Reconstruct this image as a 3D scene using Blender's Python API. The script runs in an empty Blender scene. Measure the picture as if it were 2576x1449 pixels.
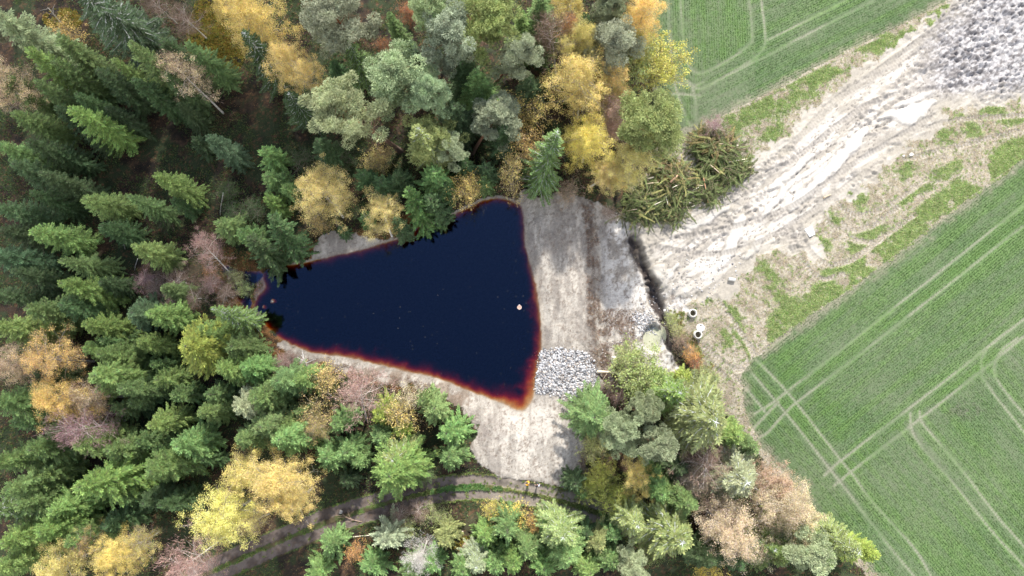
import bpy, bmesh, math, random
import numpy as np
from mathutils import Vector, Matrix, Quaternion
R = math.radians
rng = np.random.default_rng(7)
random.seed(7)
SC = bpy.context.scene
COL = SC.collection

# ---------------- camera, sky, sun, exposure ----------------
CAM_H, PITCH, FW, FH, FF = 100.0, R(6.2), 2576.0, 1449.0, 1739.0
cd = bpy.data.cameras.new('camera'); cam = bpy.data.objects.new('camera', cd); COL.objects.link(cam)
cam.location = (0, 0, CAM_H); cam.rotation_euler = (PITCH, 0, 0)
cd.sensor_width = 36.0; cd.lens = 36.0 * FF / FW; cd.clip_start = 0.5; cd.clip_end = 6000
SC.camera = cam
SUN_EL, SUN_AZ = R(39), math.atan2(0.20, 0.98)       # azimuth measured from +Y towards +X
w = bpy.data.worlds.new('World'); SC.world = w; w.use_nodes = True
nt = w.node_tree; bg = nt.nodes['Background']; sk = nt.nodes.new('ShaderNodeTexSky')
sk.sky_type = 'NISHITA'; sk.sun_disc = False; sk.sun_elevation = SUN_EL; sk.sun_rotation = SUN_AZ
sk.air_density = 1.0; sk.dust_density = 1.0; sk.ozone_density = 3.0
# blue overhead, thin white cloud veil lower down
tcw = nt.nodes.new('ShaderNodeTexCoord'); sx = nt.nodes.new('ShaderNodeSeparateXYZ'); nt.links.new(tcw.outputs['Generated'], sx.inputs[0])
mr = nt.nodes.new('ShaderNodeMapRange'); nt.links.new(sx.outputs[2], mr.inputs[0]); mr.interpolation_type='SMOOTHSTEP'
mr.inputs[1].default_value=.62; mr.inputs[2].default_value=.84; mr.inputs[3].default_value=.85; mr.inputs[4].default_value=0.0
mxw = nt.nodes.new('ShaderNodeMix'); mxw.data_type='RGBA'; nt.links.new(mr.outputs[0], mxw.inputs[0]); nt.links.new(sk.outputs[0], mxw.inputs[6]); mxw.inputs[7].default_value=(9.6,9.3,8.9,1)
nt.links.new(mxw.outputs[2], bg.inputs[0]); bg.inputs[1].default_value = 0.13
sl = bpy.data.lights.new('sun', 'SUN'); sl.energy = 3.9; sl.angle = R(1.6); sl.color = (1.0, 0.95, 0.87)
so = bpy.data.objects.new('sun', sl); COL.objects.link(so); so.location = (20, 60, 80)
sdir = Vector((math.sin(SUN_AZ)*math.cos(SUN_EL), math.cos(SUN_AZ)*math.cos(SUN_EL), math.sin(SUN_EL)))
so.rotation_euler = sdir.to_track_quat('Z', 'Y').to_euler()
SC.view_settings.view_transform = 'Standard'; SC.view_settings.look = 'None'
SC.view_settings.exposure = 1.05; SC.view_settings.gamma = 1.0
SC.render.engine = 'CYCLES'
SC.cycles.max_bounces = 6; SC.cycles.diffuse_bounces = 3; SC.cycles.transparent_max_bounces = 12

# ---------------- plan coordinates ----------------
ca, sa = math.cos(PITCH), math.sin(PITCH)
def G(px, py, z=0.0):
    """plan point of the survey photograph (full-view units) at height z"""
    x = (px-FW/2)/FF; y = -(py-FH/2)/FF
    yy = y*ca + sa; zz = y*sa - ca
    t = (CAM_H - z)/(-zz)
    return (x*t, yy*t)
def S(px, py, z=0.0): return G(px*0.644, py*0.644, z)      # same from 4000-wide units
def inv(x, y):
    """world plan -> full-view units (numpy)"""
    zc = y*sa*1.0 + CAM_H*ca      # depth along view
    yc = y*ca - CAM_H*sa
    return x/zc*FF + FW/2, -yc/zc*FF + FH/2

# ---------------- object helpers ----------------
def tag(o, label=None, cat=None, group=None, kind=None):
    if label: o['label'] = label
    if cat: o['category'] = cat
    if group: o['group'] = group
    if kind: o['kind'] = kind
    return o
def empty(name, loc=(0,0,0), rot=(0,0,0), scale=(1,1,1)):
    o = bpy.data.objects.new(name, None); COL.objects.link(o)
    o.location = loc; o.rotation_euler = rot; o.scale = scale; o.empty_display_size = 0.3
    return o
def link(name, me, mat=None, parent=None, color=None):
    o = bpy.data.objects.new(name, me); COL.objects.link(o)
    if mat and not me.materials: me.materials.append(mat)
    if parent: o.parent = parent
    if color: o.color = (*color, 1)
    return o
class MB:
    """collects numpy geometry into one mesh (tris as quads with repeated use avoided)"""
    def __init__(s): s.v=[]; s.q=[]; s.t=[]; s.c=[]; s.n=0
    def add(s, v, q=None, t=None, c=1.0):
        v = np.asarray(v, float).reshape(-1,3); s.v.append(v)
        if q is not None and len(q): s.q.append(np.asarray(q, int).reshape(-1,4)+s.n)
        if t is not None and len(t): s.t.append(np.asarray(t, int).reshape(-1,3)+s.n)
        cc = np.asarray(c, float)
        if cc.ndim == 0: cc = np.full((len(v),3), float(cc))
        elif cc.ndim == 1: cc = np.tile(cc, (len(v),1)) if len(cc)==3 and len(v)!=3 else np.repeat(cc[:,None],3,1)
        s.c.append(cc); s.n += len(v)
    def mesh(s, name, smooth=False):
        v = np.concatenate(s.v); me = bpy.data.meshes.new(name)
        q = np.concatenate(s.q) if s.q else np.zeros((0,4),int)
        t = np.concatenate(s.t) if s.t else np.zeros((0,3),int)
        me.vertices.add(len(v)); me.vertices.foreach_set('co', v.ravel())
        nl = len(q)*4+len(t)*3
        me.loops.add(nl); me.loops.foreach_set('vertex_index', np.concatenate([q.ravel(), t.ravel()]).astype(np.int32))
        me.polygons.add(len(q)+len(t))
        st = np.concatenate([np.arange(len(q))*4, len(q)*4+np.arange(len(t))*3]).astype(np.int32)
        me.polygons.foreach_set('loop_start', st)
        if smooth: me.polygons.foreach_set('use_smooth', np.ones(len(q)+len(t), bool))
        c = np.concatenate(s.c); a = me.attributes.new('tint', 'FLOAT_COLOR', 'POINT')
        a.data.foreach_set('color', np.concatenate([c, np.ones((len(c),1))],1).astype(np.float32).ravel())
        me.update(calc_edges=True); me.validate()
        return me
    def tube(s, pts, rad, n=6, c=1.0, cap=True):
        pts = np.asarray(pts, float); k = len(pts); rad = np.broadcast_to(rad, (k,))
        d = np.gradient(pts, axis=0); d /= np.linalg.norm(d,axis=1,keepdims=True)+1e-9
        up = np.where(np.abs(d[:,2:3])>0.9, np.array([[1.,0,0]]), np.array([[0,0,1.]]))
        a = np.cross(d, up); a /= np.linalg.norm(a,axis=1,keepdims=True)+1e-9
        b = np.cross(d, a)
        th = np.linspace(0, 2*math.pi, n, endpoint=False)
        ring = (a[:,None]*np.cos(th)[None,:,None] + b[:,None]*np.sin(th)[None,:,None])*rad[:,None,None] + pts[:,None]
        i = np.arange(k-1)[:,None]*n; j = np.arange(n)[None]; j2 = (j+1)%n
        q = np.stack([i+j, i+j2, i+n+j2, i+n+j], -1).reshape(-1,4)
        v = ring.reshape(-1,3)
        t = []
        if cap:
            v = np.concatenate([v, pts[:1], pts[-1:]]); A=k*n; B=A+1
            t = [[A,(x+1)%n,x] for x in range(n)] + [[B,(k-1)*n+x,(k-1)*n+(x+1)%n] for x in range(n)]
        s.add(v, q, t, c)
def unit(a): return a/(np.linalg.norm(a,axis=-1,keepdims=True)+1e-9)
def kites(mb, base, d, length, width, roll=None, c=None, g=rng, mid=0.45):
    """leaf / needle-spray kites: base points, directions"""
    base = np.asarray(base); n = len(base); d = unit(np.asarray(d))
    r = unit(g.normal(size=(n,3))) if roll is None else roll
    side = unit(np.cross(d, r)); L = np.broadcast_to(length,(n,))[:,None]; Wd = np.broadcast_to(width,(n,))[:,None]
    nrm = np.cross(side, d)
    p0 = base; p2 = base + d*L
    p1 = base + d*L*mid + side*Wd*.5 + nrm*Wd*0.12; p3 = base + d*L*mid - side*Wd*.5 + nrm*Wd*0.12
    v = np.stack([p0,p1,p2,p3],1).reshape(-1,3)
    q = np.arange(n*4).reshape(-1,4)
    if c is None: c = g.uniform(0.75,1.25,n)
    c = np.asarray(c,float)
    if c.ndim==1: c = np.repeat(c[:,None],3,1)
    mb.add(v, q, None, np.repeat(c,4,0))

# ---------------- materials ----------------
def newmat(name):
    m = bpy.data.materials.new(name); m.use_nodes = True
    n = m.node_tree; b = n.nodes['Principled BSDF']; return m, n, b
def N(n, typ, **kw):
    x = n.nodes.new(typ)
    for k, v in kw.items():
        if k.startswith('i'): x.inputs[int(k[1:])].default_value = v
        else: setattr(x, k, v)
    return x
def mixc(n, fac, a, b, mode='MIX'):
    m = n.nodes.new('ShaderNodeMix'); m.data_type = 'RGBA'; m.blend_type = mode
    for s_, val in ((0, fac), (6, a), (7, b)):
        if hasattr(val, 'links'): n.links.new(val, m.inputs[s_])
        else: m.inputs[s_].default_value = val if s_==0 else ((*val,1) if len(val)==3 else val)
    return m.outputs[2]
def noise(n, scale, detail=4, rough=.6, coord='Object', mapping=None):
    tc = n.nodes.new('ShaderNodeTexCoord'); t = n.nodes.new('ShaderNodeTexNoise')
    t.inputs['Scale'].default_value = scale; t.inputs['Detail'].default_value = detail; t.inputs['Roughness'].default_value = rough
    src = tc.outputs[coord]
    if mapping:
        mp = n.nodes.new('ShaderNodeMapping'); mp.inputs['Rotation'].default_value = (0,0,mapping[0]); mp.inputs['Scale'].default_value = (mapping[1],mapping[2],1)
        n.links.new(src, mp.inputs[0]); src = mp.outputs[0]
    n.links.new(src, t.inputs['Vector'])
    return t.outputs['Fac']
def ramp(n, fac, stops):
    r = n.nodes.new('ShaderNodeValToRGB'); n.links.new(fac, r.inputs[0])
    e = r.color_ramp.elements
    while len(e) < len(stops): e.new(0.5)
    for i,(p,c) in enumerate(stops):
        e[i].position = p; e[i].color = (*c,1) if not isinstance(c,(int,float)) else (c,c,c,1)
    return r.outputs[0]
def foliage_mat(name, trans=0.3, rough=.55, jitter=0.35):
    m, n, b = newmat(name)
    oi = n.nodes.new('ShaderNodeObjectInfo'); at = N(n,'ShaderNodeAttribute',attribute_name='tint')
    c = mixc(n, 1.0, oi.outputs['Color'], at.outputs['Color'], 'MULTIPLY')
    nz = noise(n, 0.9, 3)
    v = ramp(n, nz, [(0.3, 1-jitter), (0.7, 1+jitter)])
    c = mixc(n, 1.0, c, v, 'MULTIPLY')
    hs = n.nodes.new('ShaderNodeHueSaturation'); n.links.new(c, hs.inputs['Color'])
    rr = n.nodes.new('ShaderNodeMapRange'); n.links.new(noise(n, 2.7, 2), rr.inputs[0]); rr.inputs[1].default_value=.3; rr.inputs[2].default_value=.7; rr.inputs[3].default_value=.475; rr.inputs[4].default_value=.525
    n.links.new(rr.outputs[0], hs.inputs['Hue'])
    c = hs.outputs[0]
    n.links.new(c, b.inputs['Base Color']); b.inputs['Roughness'].default_value = rough
    b.inputs['Specular IOR Level'].default_value = 0.15
    tr = n.nodes.new('ShaderNodeBsdfTranslucent'); n.links.new(c, tr.inputs[0])
    mx = n.nodes.new('ShaderNodeMixShader'); mx.inputs[0].default_value = trans
    n.links.new(b.outputs[0], mx.inputs[1]); n.links.new(tr.outputs[0], mx.inputs[2])
    n.links.new(mx.outputs[0], n.nodes['Material Output'].inputs[0])
    return m
def tint_mat(name, rough=.9, amp=.25, scale=8, bump=0.0, spec=.3, bscale=None, usecol=False, mapping=None, grain=None):
    """vertex-tinted surface with procedural grain and bump"""
    m, n, b = newmat(name)
    at = N(n,'ShaderNodeAttribute',attribute_name='tint'); c = at.outputs['Color']
    if usecol:
        oi = n.nodes.new('ShaderNodeObjectInfo'); c = mixc(n,1.0,oi.outputs['Color'],c,'MULTIPLY')
    nz = noise(n, scale, 6, .7, mapping=mapping)
    c = mixc(n, 1.0, c, ramp(n, nz, [(0.25, 1-amp), (0.75, 1+amp)]), 'MULTIPLY')
    if grain:
        c = mixc(n, 1.0, c, ramp(n, noise(n, grain[0], 3, .8), [(0.3,1-grain[1]),(0.7,1+grain[1])]), 'MULTIPLY')
    n.links.new(c, b.inputs['Base Color']); b.inputs['Roughness'].default_value = rough
    b.inputs['Specular IOR Level'].default_value = spec
    if bump:
        bp = n.nodes.new('ShaderNodeBump'); bp.inputs['Strength'].default_value = 1.0; bp.inputs['Distance'].default_value = bump
        n.links.new(noise(n, bscale or scale, 6, .7), bp.inputs['Height']); n.links.new(bp.outputs[0], b.inputs['Normal'])
    return m
def plain(name, col, rough=.7, amp=.15, scale=6, metal=0):
    m, n, b = newmat(name)
    c = mixc(n, 1.0, col, ramp(n, noise(n, scale, 5), [(0.3,1-amp),(0.7,1+amp)]), 'MULTIPLY')
    n.links.new(c, b.inputs['Base Color']); b.inputs['Roughness'].default_value = rough; b.inputs['Metallic'].default_value = metal
    return m
M = {}
M['needle'] = foliage_mat('needles', .22)
M['leaf'] = foliage_mat('leaves', .30, .5)
M['twig'] = foliage_mat('twigs', .05, .8, .2)
M['bark'] = tint_mat('bark', amp=.35, scale=5, usecol=True)
def birch_bark():
    m, n, b = newmat('birch_bark')
    nz = noise(n, 3.0, 5, .7, mapping=(0,1,1))
    w_ = N(n,'ShaderNodeTexNoise'); tc = n.nodes.new('ShaderNodeTexCoord'); mp = n.nodes.new('ShaderNodeMapping'); mp.inputs['Scale'].default_value=(2,2,9)
    n.links.new(tc.outputs['Object'], mp.inputs[0]); n.links.new(mp.outputs[0], w_.inputs['Vector']); w_.inputs['Scale'].default_value=1.2
    c = ramp(n, w_.outputs['Fac'], [(0.40,(.05,.045,.04)),(0.46,(.62,.60,.55)),(1,(.78,.75,.70))])
    n.links.new(c, b.inputs['Base Color']); b.inputs['Roughness'].default_value=.7
    return m
M['birch'] = birch_bark()
# ---------------- terrain ----------------
_T = rng.random((8,256,256))
def vn(x, y, s=0):
    x = np.asarray(x,float); y = np.asarray(y,float)
    xi = np.floor(x).astype(int); yi = np.floor(y).astype(int); fx = x-xi; fy = y-yi
    fx = fx*fx*(3-2*fx); fy = fy*fy*(3-2*fy); T = _T[s%8]
    a = T[xi&255,yi&255]; b = T[(xi+1)&255,yi&255]; c = T[xi&255,(yi+1)&255]; d = T[(xi+1)&255,(yi+1)&255]
    return (a*(1-fx)+b*fx)*(1-fy) + (c*(1-fx)+d*fx)*fy
def fbm(x, y, s=0, o=4, g=.5):
    r = 0; a = 1; t = 0
    for k in range(o):
        r = r + a*vn(x*2**k+17.3*k, y*2**k+9.1*k, s+k); t += a; a *= g
    return r/t
def sm(a, b, x):
    t = np.clip((x-a)/(b-a+1e-12), 0, 1); return t*t*(3-2*t)
STEP = 0.17
ix = np.arange(-81, 81.001, STEP); iy = np.arange(-33, 60.001, STEP)
def grow(e, sgn):
    r=[]; d=.5; p=e
    while abs(p) < 1500: p += sgn*d; d *= 1.35; r.append(p)
    return r
xs = np.array(grow(ix[0],-1)[::-1]+list(ix)+grow(ix[-1],1)); ys = np.array(grow(iy[0],-1)[::-1]+list(iy)+grow(iy[-1],1))
X, Y = np.meshgrid(xs, ys)
PX, PY = inv(X, Y)
PX = np.where(np.abs(X)>200, np.sign(X)*9000, PX); 
far_ = (np.abs(X)>200)|(Y>200)|(Y<-200)
def wpoly(p, z=0): return np.array([G(a,b,z) for a,b in p])
def smooth_poly(p, n=6, closed=False):
    p = np.asarray(p,float); 
    if closed: P = np.concatenate([p[-1:],p,p[:2]])
    else: P = np.concatenate([2*p[:1]-p[1:2],p,2*p[-1:]-p[-2:-1]])
    out=[]
    for i in range(1,len(P)-2):
        for t in np.linspace(0,1,n,endpoint=False):
            a,b,c,d = P[i-1],P[i],P[i+1],P[i+2]
            out.append(.5*((2*b)+(-a+c)*t+(2*a-5*b+4*c-d)*t*t+(-a+3*b-3*c+d)*t**3))
    if not closed: out.append(p[-1])
    return np.array(out)
def segdist(poly, closed=False, margin=6.0):
    """min distance to polyline (world units) on the terrain grid, limited to margin"""
    D = np.full(X.shape, 1e3); Tt = np.zeros(X.shape)
    P = np.asarray(poly); n = len(P); L = 0.0
    for i in range(n if closed else n-1):
        a = P[i]; b = P[(i+1)%n]
        x0,x1 = min(a[0],b[0])-margin, max(a[0],b[0])+margin; y0,y1 = min(a[1],b[1])-margin, max(a[1],b[1])+margin
        i0,i1 = np.searchsorted(xs,[x0,x1]); j0,j1 = np.searchsorted(ys,[y0,y1])
        sl_ = (slice(j0,j1),slice(i0,i1)); xx = X[sl_]; yy = Y[sl_]
        d = b-a; l2 = d@d+1e-9
        t = np.clip(((xx-a[0])*d[0]+(yy-a[1])*d[1])/l2,0,1)
        dd = np.hypot(xx-a[0]-t*d[0], yy-a[1]-t*d[1])
        m = dd < D[sl_]
        D[sl_] = np.where(m, dd, D[sl_]); Tt[sl_] = np.where(m, L+t*math.sqrt(l2), Tt[sl_]); L += math.sqrt(l2)
    return D, Tt
def inside(poly, x=None, y=None):
    x = X if x is None else x; y = Y if y is None else y
    r = np.zeros(x.shape, bool); P = np.asarray(poly); n = len(P)
    for i in range(n):
        x1,y1 = P[i]; x2,y2 = P[(i+1)%n]
        if y1==y2: continue
        c = ((y1>y)!=(y2>y)) & (x < (x2-x1)*(y-y1)/(y2-y1)+x1)
        r ^= c
    return r
def sdist(poly, margin=8):
    D,_ = segdist(poly, True, margin); ins = inside(poly)
    return np.where(ins, -D, D)
WL = -0.5
POND = smooth_poly([(640,772),(650,745),(668,722),(662,700),(668,684),(700,672),(745,664),(790,655),(850,641),(910,628),(960,612),(1030,592),(1045,573),(1090,557),(1140,540),(1180,520),(1225,502),(1270,500),(1305,515),(1318,540),(1320,600),(1330,650),(1345,700),(1356,760),(1362,820),(1362,880),(1352,940),(1345,990),(1325,1030),(1300,1031),(1250,1010),(1180,985),(1100,952),(1020,935),(930,912),(860,898),(800,890),(755,878),(705,850),(672,822),(655,800),(632,790)], 4, True)
PONDW = np.array([G(a,b,WL) for a,b in POND])
STREAM = np.array([G(a,b,WL) for a,b in smooth_poly([(560,668),(600,680),(650,684),(662,694),(645,712),(630,735),(632,765),(622,775),(596,750),(590,722),(572,700)],3,True)])
# two pieces of open water joined by a narrow gap
sp = np.minimum(sdist(PONDW, 12), sdist(STREAM))
ripx, ripy = fbm(X*.35,Y*.35,1,4), fbm(X*1.4,Y*1.4,2,3)
sp = sp + (ripy-.5)*.35
wide = lambda pts: smooth_poly(pts, 4, True)
def F(pts, smooth=True):
    p = wide(pts) if smooth else np.array(pts,float)
    return wpoly(p)
def fmask(pts, soft=.5, rag=1.0, smooth=True, margin=8, rs=.8):
    d = sdist(F(pts, smooth), margin) + (fbm(X*rs,Y*rs,3,4)-.5)*2*rag
    return 1-sm(-soft, soft, d)
# fields --------------------------------------------------
FA = [(1560,-300),(1610,60),(1640,200),(1650,300),(1665,368),(1755,323),(1932,233),(2132,127),(2265,63),(2365,10),(2700,-160),(2700,-300)]
FB = [(2800,230),(2576,400),(2465,483),(2432,503),(2165,710),(1988,830),(1912,892),(1884,912),(1868,940),(1870,1000),(1882,1060),(1915,1120),(1985,1215),(2048,1306),(2140,1376),(2215,1460),(2420,1700),(2900,1700)]
dA = sdist(F(FA,False)) ; dB = sdist(F(FB,False))
dA += (ripy-.5)*.3; dB += (ripy-.5)*.9
mA = (dA<0); mB = (dB<0)
BIGB = inside(F([(2800,230),(2215,1449),(2420,1700),(4200,3000),(6000,-400)],False))
# bare clay haul track ------------------------------------
CLAY = [(1560,560),(1620,592),(1740,545),(1835,485),(1905,415),(1990,345),(2080,265),(2200,165),(2300,95),(2390,30),(2450,-20),(2900,-260),(2900,200),(2640,235),(2450,250),(2375,262),(2345,320),(2260,372),(2190,445),(2110,500),(2045,560),(2060,640),(1985,615),(1930,625),(1880,650),(1835,715),(1800,742),(1700,745),(1665,715),(1600,615)]
dC = sdist(F(CLAY)) - .9 + (fbm(X*.8,Y*.8,4,5,.6)-.5)*4.2
mC = dC<0
# sandy dam and banks --------------------------------------
SAND = [(1300,505),(1360,488),(1425,488),(1470,498),(1545,535),(1580,580),(1640,700),(1700,745),(1760,745),(1720,800),(1700,905),(1715,925),(1640,940),(1580,915),(1540,905),(1535,960),(1530,1040),(1490,1120),(1470,1215),(1410,1222),(1330,1214),(1245,1190),(1185,1135),(1205,1085),(1150,1020),(1085,985),(1000,968),(900,945),(830,925),(780,918),(735,905),(705,880),(690,860),(760,875),(1000,900),(1200,900),(1300,700)]
dS = sdist(F(SAND)) + (fbm(X*.7,Y*.7,5,4)-.5)*2.2
N1 = [(785,655),(800,612),(812,592),(850,583),(910,592),(965,602),(990,606),(930,640),(840,665)]
N2 = [(1035,590),(1042,566),(1085,545),(1130,535),(1160,530),(1150,560),(1080,585)]
dN = np.minimum(sdist(F(N1)), sdist(F(N2))) + (fbm(X*1.1,Y*1.1,5,3)-.5)*.9
LEDGE = [(640,745),(650,712),(662,696),(670,704),(664,735),(655,752)]
dL = sdist(F(LEDGE)) + (ripy-.5)*.25
SHORE = (sp<0.9)&(sp>-30)
mS = (dS<0)|(dN<0)|((sp<0.35)&((PX>720)|(dL<.3)))
# forest boundary: everything else left of this line is forest floor
FOREST = [(1665,-400),(1650,60),(1670,200),(1672,330),(1640,400),(1600,480),(1560,560),(1560,880),(1600,945),(1700,955),(1775,1000),(1840,1060),(1890,1130),(1965,1225),(2030,1310),(2120,1385),(2210,1470),(2500,1800),(-6000,4500),(-6000,-6000),(1665,-6000)]
mF = inside(F(FOREST,False), X+(ripx-.5)*3, Y+(ripy-.5)*2)
mF |= (far_ & ~BIGB)
# wheel track ----------------------------------------------
RU = wpoly(smooth_poly([(480,1440),(600,1388),(700,1345),(800,1302),(900,1268),(1000,1240),(1090,1217),(1180,1206),(1260,1212),(1330,1224),(1420,1245),(1500,1268),(1570,1298),(1640,1340)],4))
RL = wpoly(smooth_poly([(420,1510),(560,1446),(640,1410),(760,1360),(860,1322),(960,1290),(1060,1262),(1160,1244),(1260,1245),(1340,1260),(1420,1283),(1500,1308),(1570,1335),(1640,1380)],4))
dU,tU = segdist(RU); dD,tD = segdist(RL)
dR = np.minimum(dU,dD); mR = dR < 0.70+ (ripy-.5)*.3
mid = sdist(np.concatenate([RU, RL[::-1]])); 
CLS = np.zeros(X.shape,int)              # 0 verge
CLS[mF] = 1
CLS[(mid<0.9)&mF] = 6                    # grassy middle of the track
CLS[mA] = 2; CLS[mB|(BIGB&far_)] = 3
CLS[mC] = 4; CLS[mS] = 5
CLS[mR & ~(sp<2)] = 7
print('classes', np.bincount(CLS.ravel()))
# ---------------- heights ----------------
Z = (fbm(X*.05,Y*.05,6,3)-.5)*.6
Z *= sm(0,12,sp)
Z += np.where(CLS==1, (fbm(X*.5,Y*.5,1,5)-.5)*.7, 0)*sm(.5,4,sp)
Z += np.where(CLS==0, (fbm(X*1.8,Y*1.8,2,4)-.5)*.18, 0)
bank = sm(0.0, 2.2, sp)
Z = WL + (Z-WL)*bank
slope = .36 + .25*(PX<1330)*(PY<870) + .45*(PY<760)*(PX<1290) + .15*vn(X*.25,Y*.25,3)
se_ = np.exp(-(((PX-1325)/90)**2+((PY-1000)/110)**2)); stp = 2.2 - 1.5*se_ + 2.0*sm(1,0,(PY-600)/200)*(PX<1325) + 3.5*(1-sm(680,840,PX))
dd_ = np.clip(-sp,0,40)*(.45+1.1*fbm(X*.9,Y*.9,2,4)); und = WL - (.20*dd_ + .16*dd_**2)*stp
und = np.maximum(und, -6.5)
Z = np.where(sp<0, und, Z)
# dam crest and the drop behind it
EDGE = wpoly(smooth_poly([(1478,520),(1490,600),(1492,700),(1494,800),(1497,900),(1500,990),(1482,1100),(1470,1200)],4))
dE,tE = segdist(EDGE, False, 12)
ex = np.interp(Y, EDGE[::-1,1], EDGE[::-1,0])
dsm = 1-sm(-1,1.5,dS)
lowr = sm(-.2,1.6,X-ex+(fbm(X*.6,Y*.6,2,3)-.5)*1.2)*(PX<1790)*dsm*sm(495,560,PY)*(1-sm(1120,1220,PY))
Z += dsm*.35*sm(1,4,sp) - lowr*.9
Z += dsm*((fbm(X*1.3,Y*.30,4,5,.65)-.5)*.46 + (fbm(X*2.4,Y*2.4,1,4)-.5)*.10)*sm(0,1,sp)
# ditch
DIT = wpoly(smooth_poly([(1590,600),(1618,665),(1650,740),(1668,790),(1690,850),(1712,900),(1750,950)],4))
dDi,tDi = segdist(DIT)
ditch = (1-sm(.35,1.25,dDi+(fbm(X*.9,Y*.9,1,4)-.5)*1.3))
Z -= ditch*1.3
# clay lobes, tracks and clods
ang = R(35); U = X*math.cos(ang)+Y*math.sin(ang); V = -X*math.sin(ang)+Y*math.cos(ang)
rough_c = 1-sm(-1.5,.5,dC)
ridge = 1-np.abs(2*fbm(U*.16,V*.75,2,5,.55)-1)
clod = fbm(X*2.2,Y*2.2,5,5,.62)
NE = sm(2260,2400,PX)*(1-sm(215,270,PY))*rough_c
lobe = sm(.42,.52,fbm(U*.12,V*.5,6,3))
Z += rough_c*((ridge-.8)*.45*(1-.6*NE) + (clod-.5)*(.14+.75*(1-lobe)+NE*.6) )
CR = np.abs(fbm(U*.8+2*ripx,V*1.7+2*ripy,4,4)-.5)
crack = rough_c*(1-sm(.006,.022,CR))*sm(.45,.6,vn(U*.15,V*.3,5))
Z -= crack*.12
PUD = np.sqrt(((PX-1646)/22)**2+((PY-850)/30)**2)+ (n2p:=(fbm(X*.9,Y*.9,2,3)-.5))*.3
Z = np.where(PUD<1.6, Z+(-1.55-Z)*(1-sm(.95,1.5,PUD)), Z)
# smooth smeared slabs of clay with crisp lower rims
SLABS = [[(2205,300),(2240,280),(2300,262),(2357,252),(2340,272),(2290,318),(2250,300)],[(2158,328),(2185,322),(2176,345),(2100,440),(2070,434),(2110,380)],[(2062,435),(2085,440),(2010,525),(1985,518)],[(2030,395),(2060,380),(1975,460),(1925,478)],[(1850,550),(1878,560),(1835,660),(1805,668)],[(1622,684),(1668,668),(1664,730),(1632,728)],[(1672,686),(1705,664),(1690,702),(1672,722)],[(1960,480),(1990,470),(1935,540),(1905,555)],[(1900,600),(1925,600),(1900,640),(1870,650)],[(2250,262),(2330,232),(2340,240),(2260,275)],[(1720,560),(1820,520),(1830,530),(1740,580)]]
slab = np.full(X.shape,1e3)
for p in SLABS: slab = np.minimum(slab, sdist(F(p),4))
slab = slab + (fbm(X*1.2,Y*1.2,3,3)-.5)*.9
slm = (1-sm(-.25,.1,slab)); 
Z = Z*(1-slm*rough_c) + slm*rough_c*(fbm(X*.15,Y*.15,2,3)*.25+.12)
rim = np.exp(-((slab-.12)/.10)**2)
# ruts (tractor tracks) ---------------------------------------------------
TR = {}
FIELD_TR = [
 [(2576,516),(2005,966),(1945,1012),(1900,1040)],[(2576,567),(2065,966),(1985,1030),(1935,1085),(1912,1100)],
 [(2576,803),(2478,876),(2365,966),(2120,1155),(2075,1196)],[(2576,846),(2425,966),(2315,1052),(2150,1180),(2098,1222)],
 [(1905,905),(1982,986),(2050,1072),(2118,1160),(2149,1198),(2198,1266),(2298,1376),(2345,1455)],
 [(1895,940),(1981,1042),(2088,1179),(2148,1256),(2231,1366),(2305,1455)],
 [(2290,1040),(2292,1075),(2315,1119),(2399,1216),(2499,1340),(2580,1428)],[(2312,1035),(2318,1060),(2342,1090),(2419,1180),(2505,1294),(2580,1378)],
 [(2515,850),(2475,885),(2468,930),(2482,966),(2580,1090)],[(2560,850),(2520,880),(2500,925),(2515,966),(2580,1045)],
 [(1681,-5),(1688,133),(1695,200),(1715,267),(1735,312)],[(1711,-5),(1721,117),(1735,167),(1765,183),(1838,147),(1884,112),(1892,88),(1885,-5)],
 [(1700,190),(1731,205),(1765,222),(1855,173),(1908,136),(1925,100),(1915,-5)],
 [(1932,137),(2199,-2)],[(1932,100),(2132,-2)],[(1765,222),(1932,137)],[(1738,210),(1750,250),(1752,300)],[(1690,205),(1740,215),(1770,205)],[(1690,235),(1760,240)],[(1925,880),(1985,835)],[(1878,975),(1925,1035)],[(1890,1085),(1960,1010)]]
dT = np.full(X.shape,1e3); tT = np.zeros(X.shape)
for p in FIELD_TR:
    d,t = segdist(wpoly(smooth_poly(p,5)) if len(p)>2 else wpoly(p),False,2)
    m = d<dT; dT = np.where(m,d,dT); tT = np.where(m,t,tT)
lug = .5+.5*np.sin(tT*2*math.pi/.42)
MUD_TR = [[(1640,595),(1750,550),(1850,490),(1930,415),(2010,345),(2090,260),(2190,190),(2300,110),(2400,40),(2460,-10)],
 [(1960,395),(2050,310),(2130,235),(2220,180),(2320,120),(2420,60)],[(1900,450),(2000,400),(2100,320),(2200,255),(2330,225),(2576,200)],
 [(1700,600),(1850,570),(1990,520),(2120,430),(2250,350),(2350,290)],[(1640,620),(1800,640),(1930,600),(2060,520),(2180,430)],
 [(2010,560),(2030,620),(2080,665),(2150,650),(2230,590),(2300,540)],[(1990,580),(2010,640),(2060,700),(2120,690)],[(2060,470),(2065,530),(2110,575),(2190,570),(2260,520)],[(2095,440),(2100,500),(2150,540),(2230,520),(2330,450)],
 [(2120,560),(2140,600),(2200,610)],[(2300,330),(2420,300),(2580,290)],[(2280,400),(2400,370),(2560,330)],[(1800,745),(1880,860),(1900,905)],[(1770,870),(1850,930),(1900,900),(1985,840)],[(1760,880),(1830,955)],[(1780,870),(1860,960)],[(2420,190),(2500,180),(2600,172)]]
dM = np.full(X.shape,1e3); tM = np.zeros(X.shape)
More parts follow.
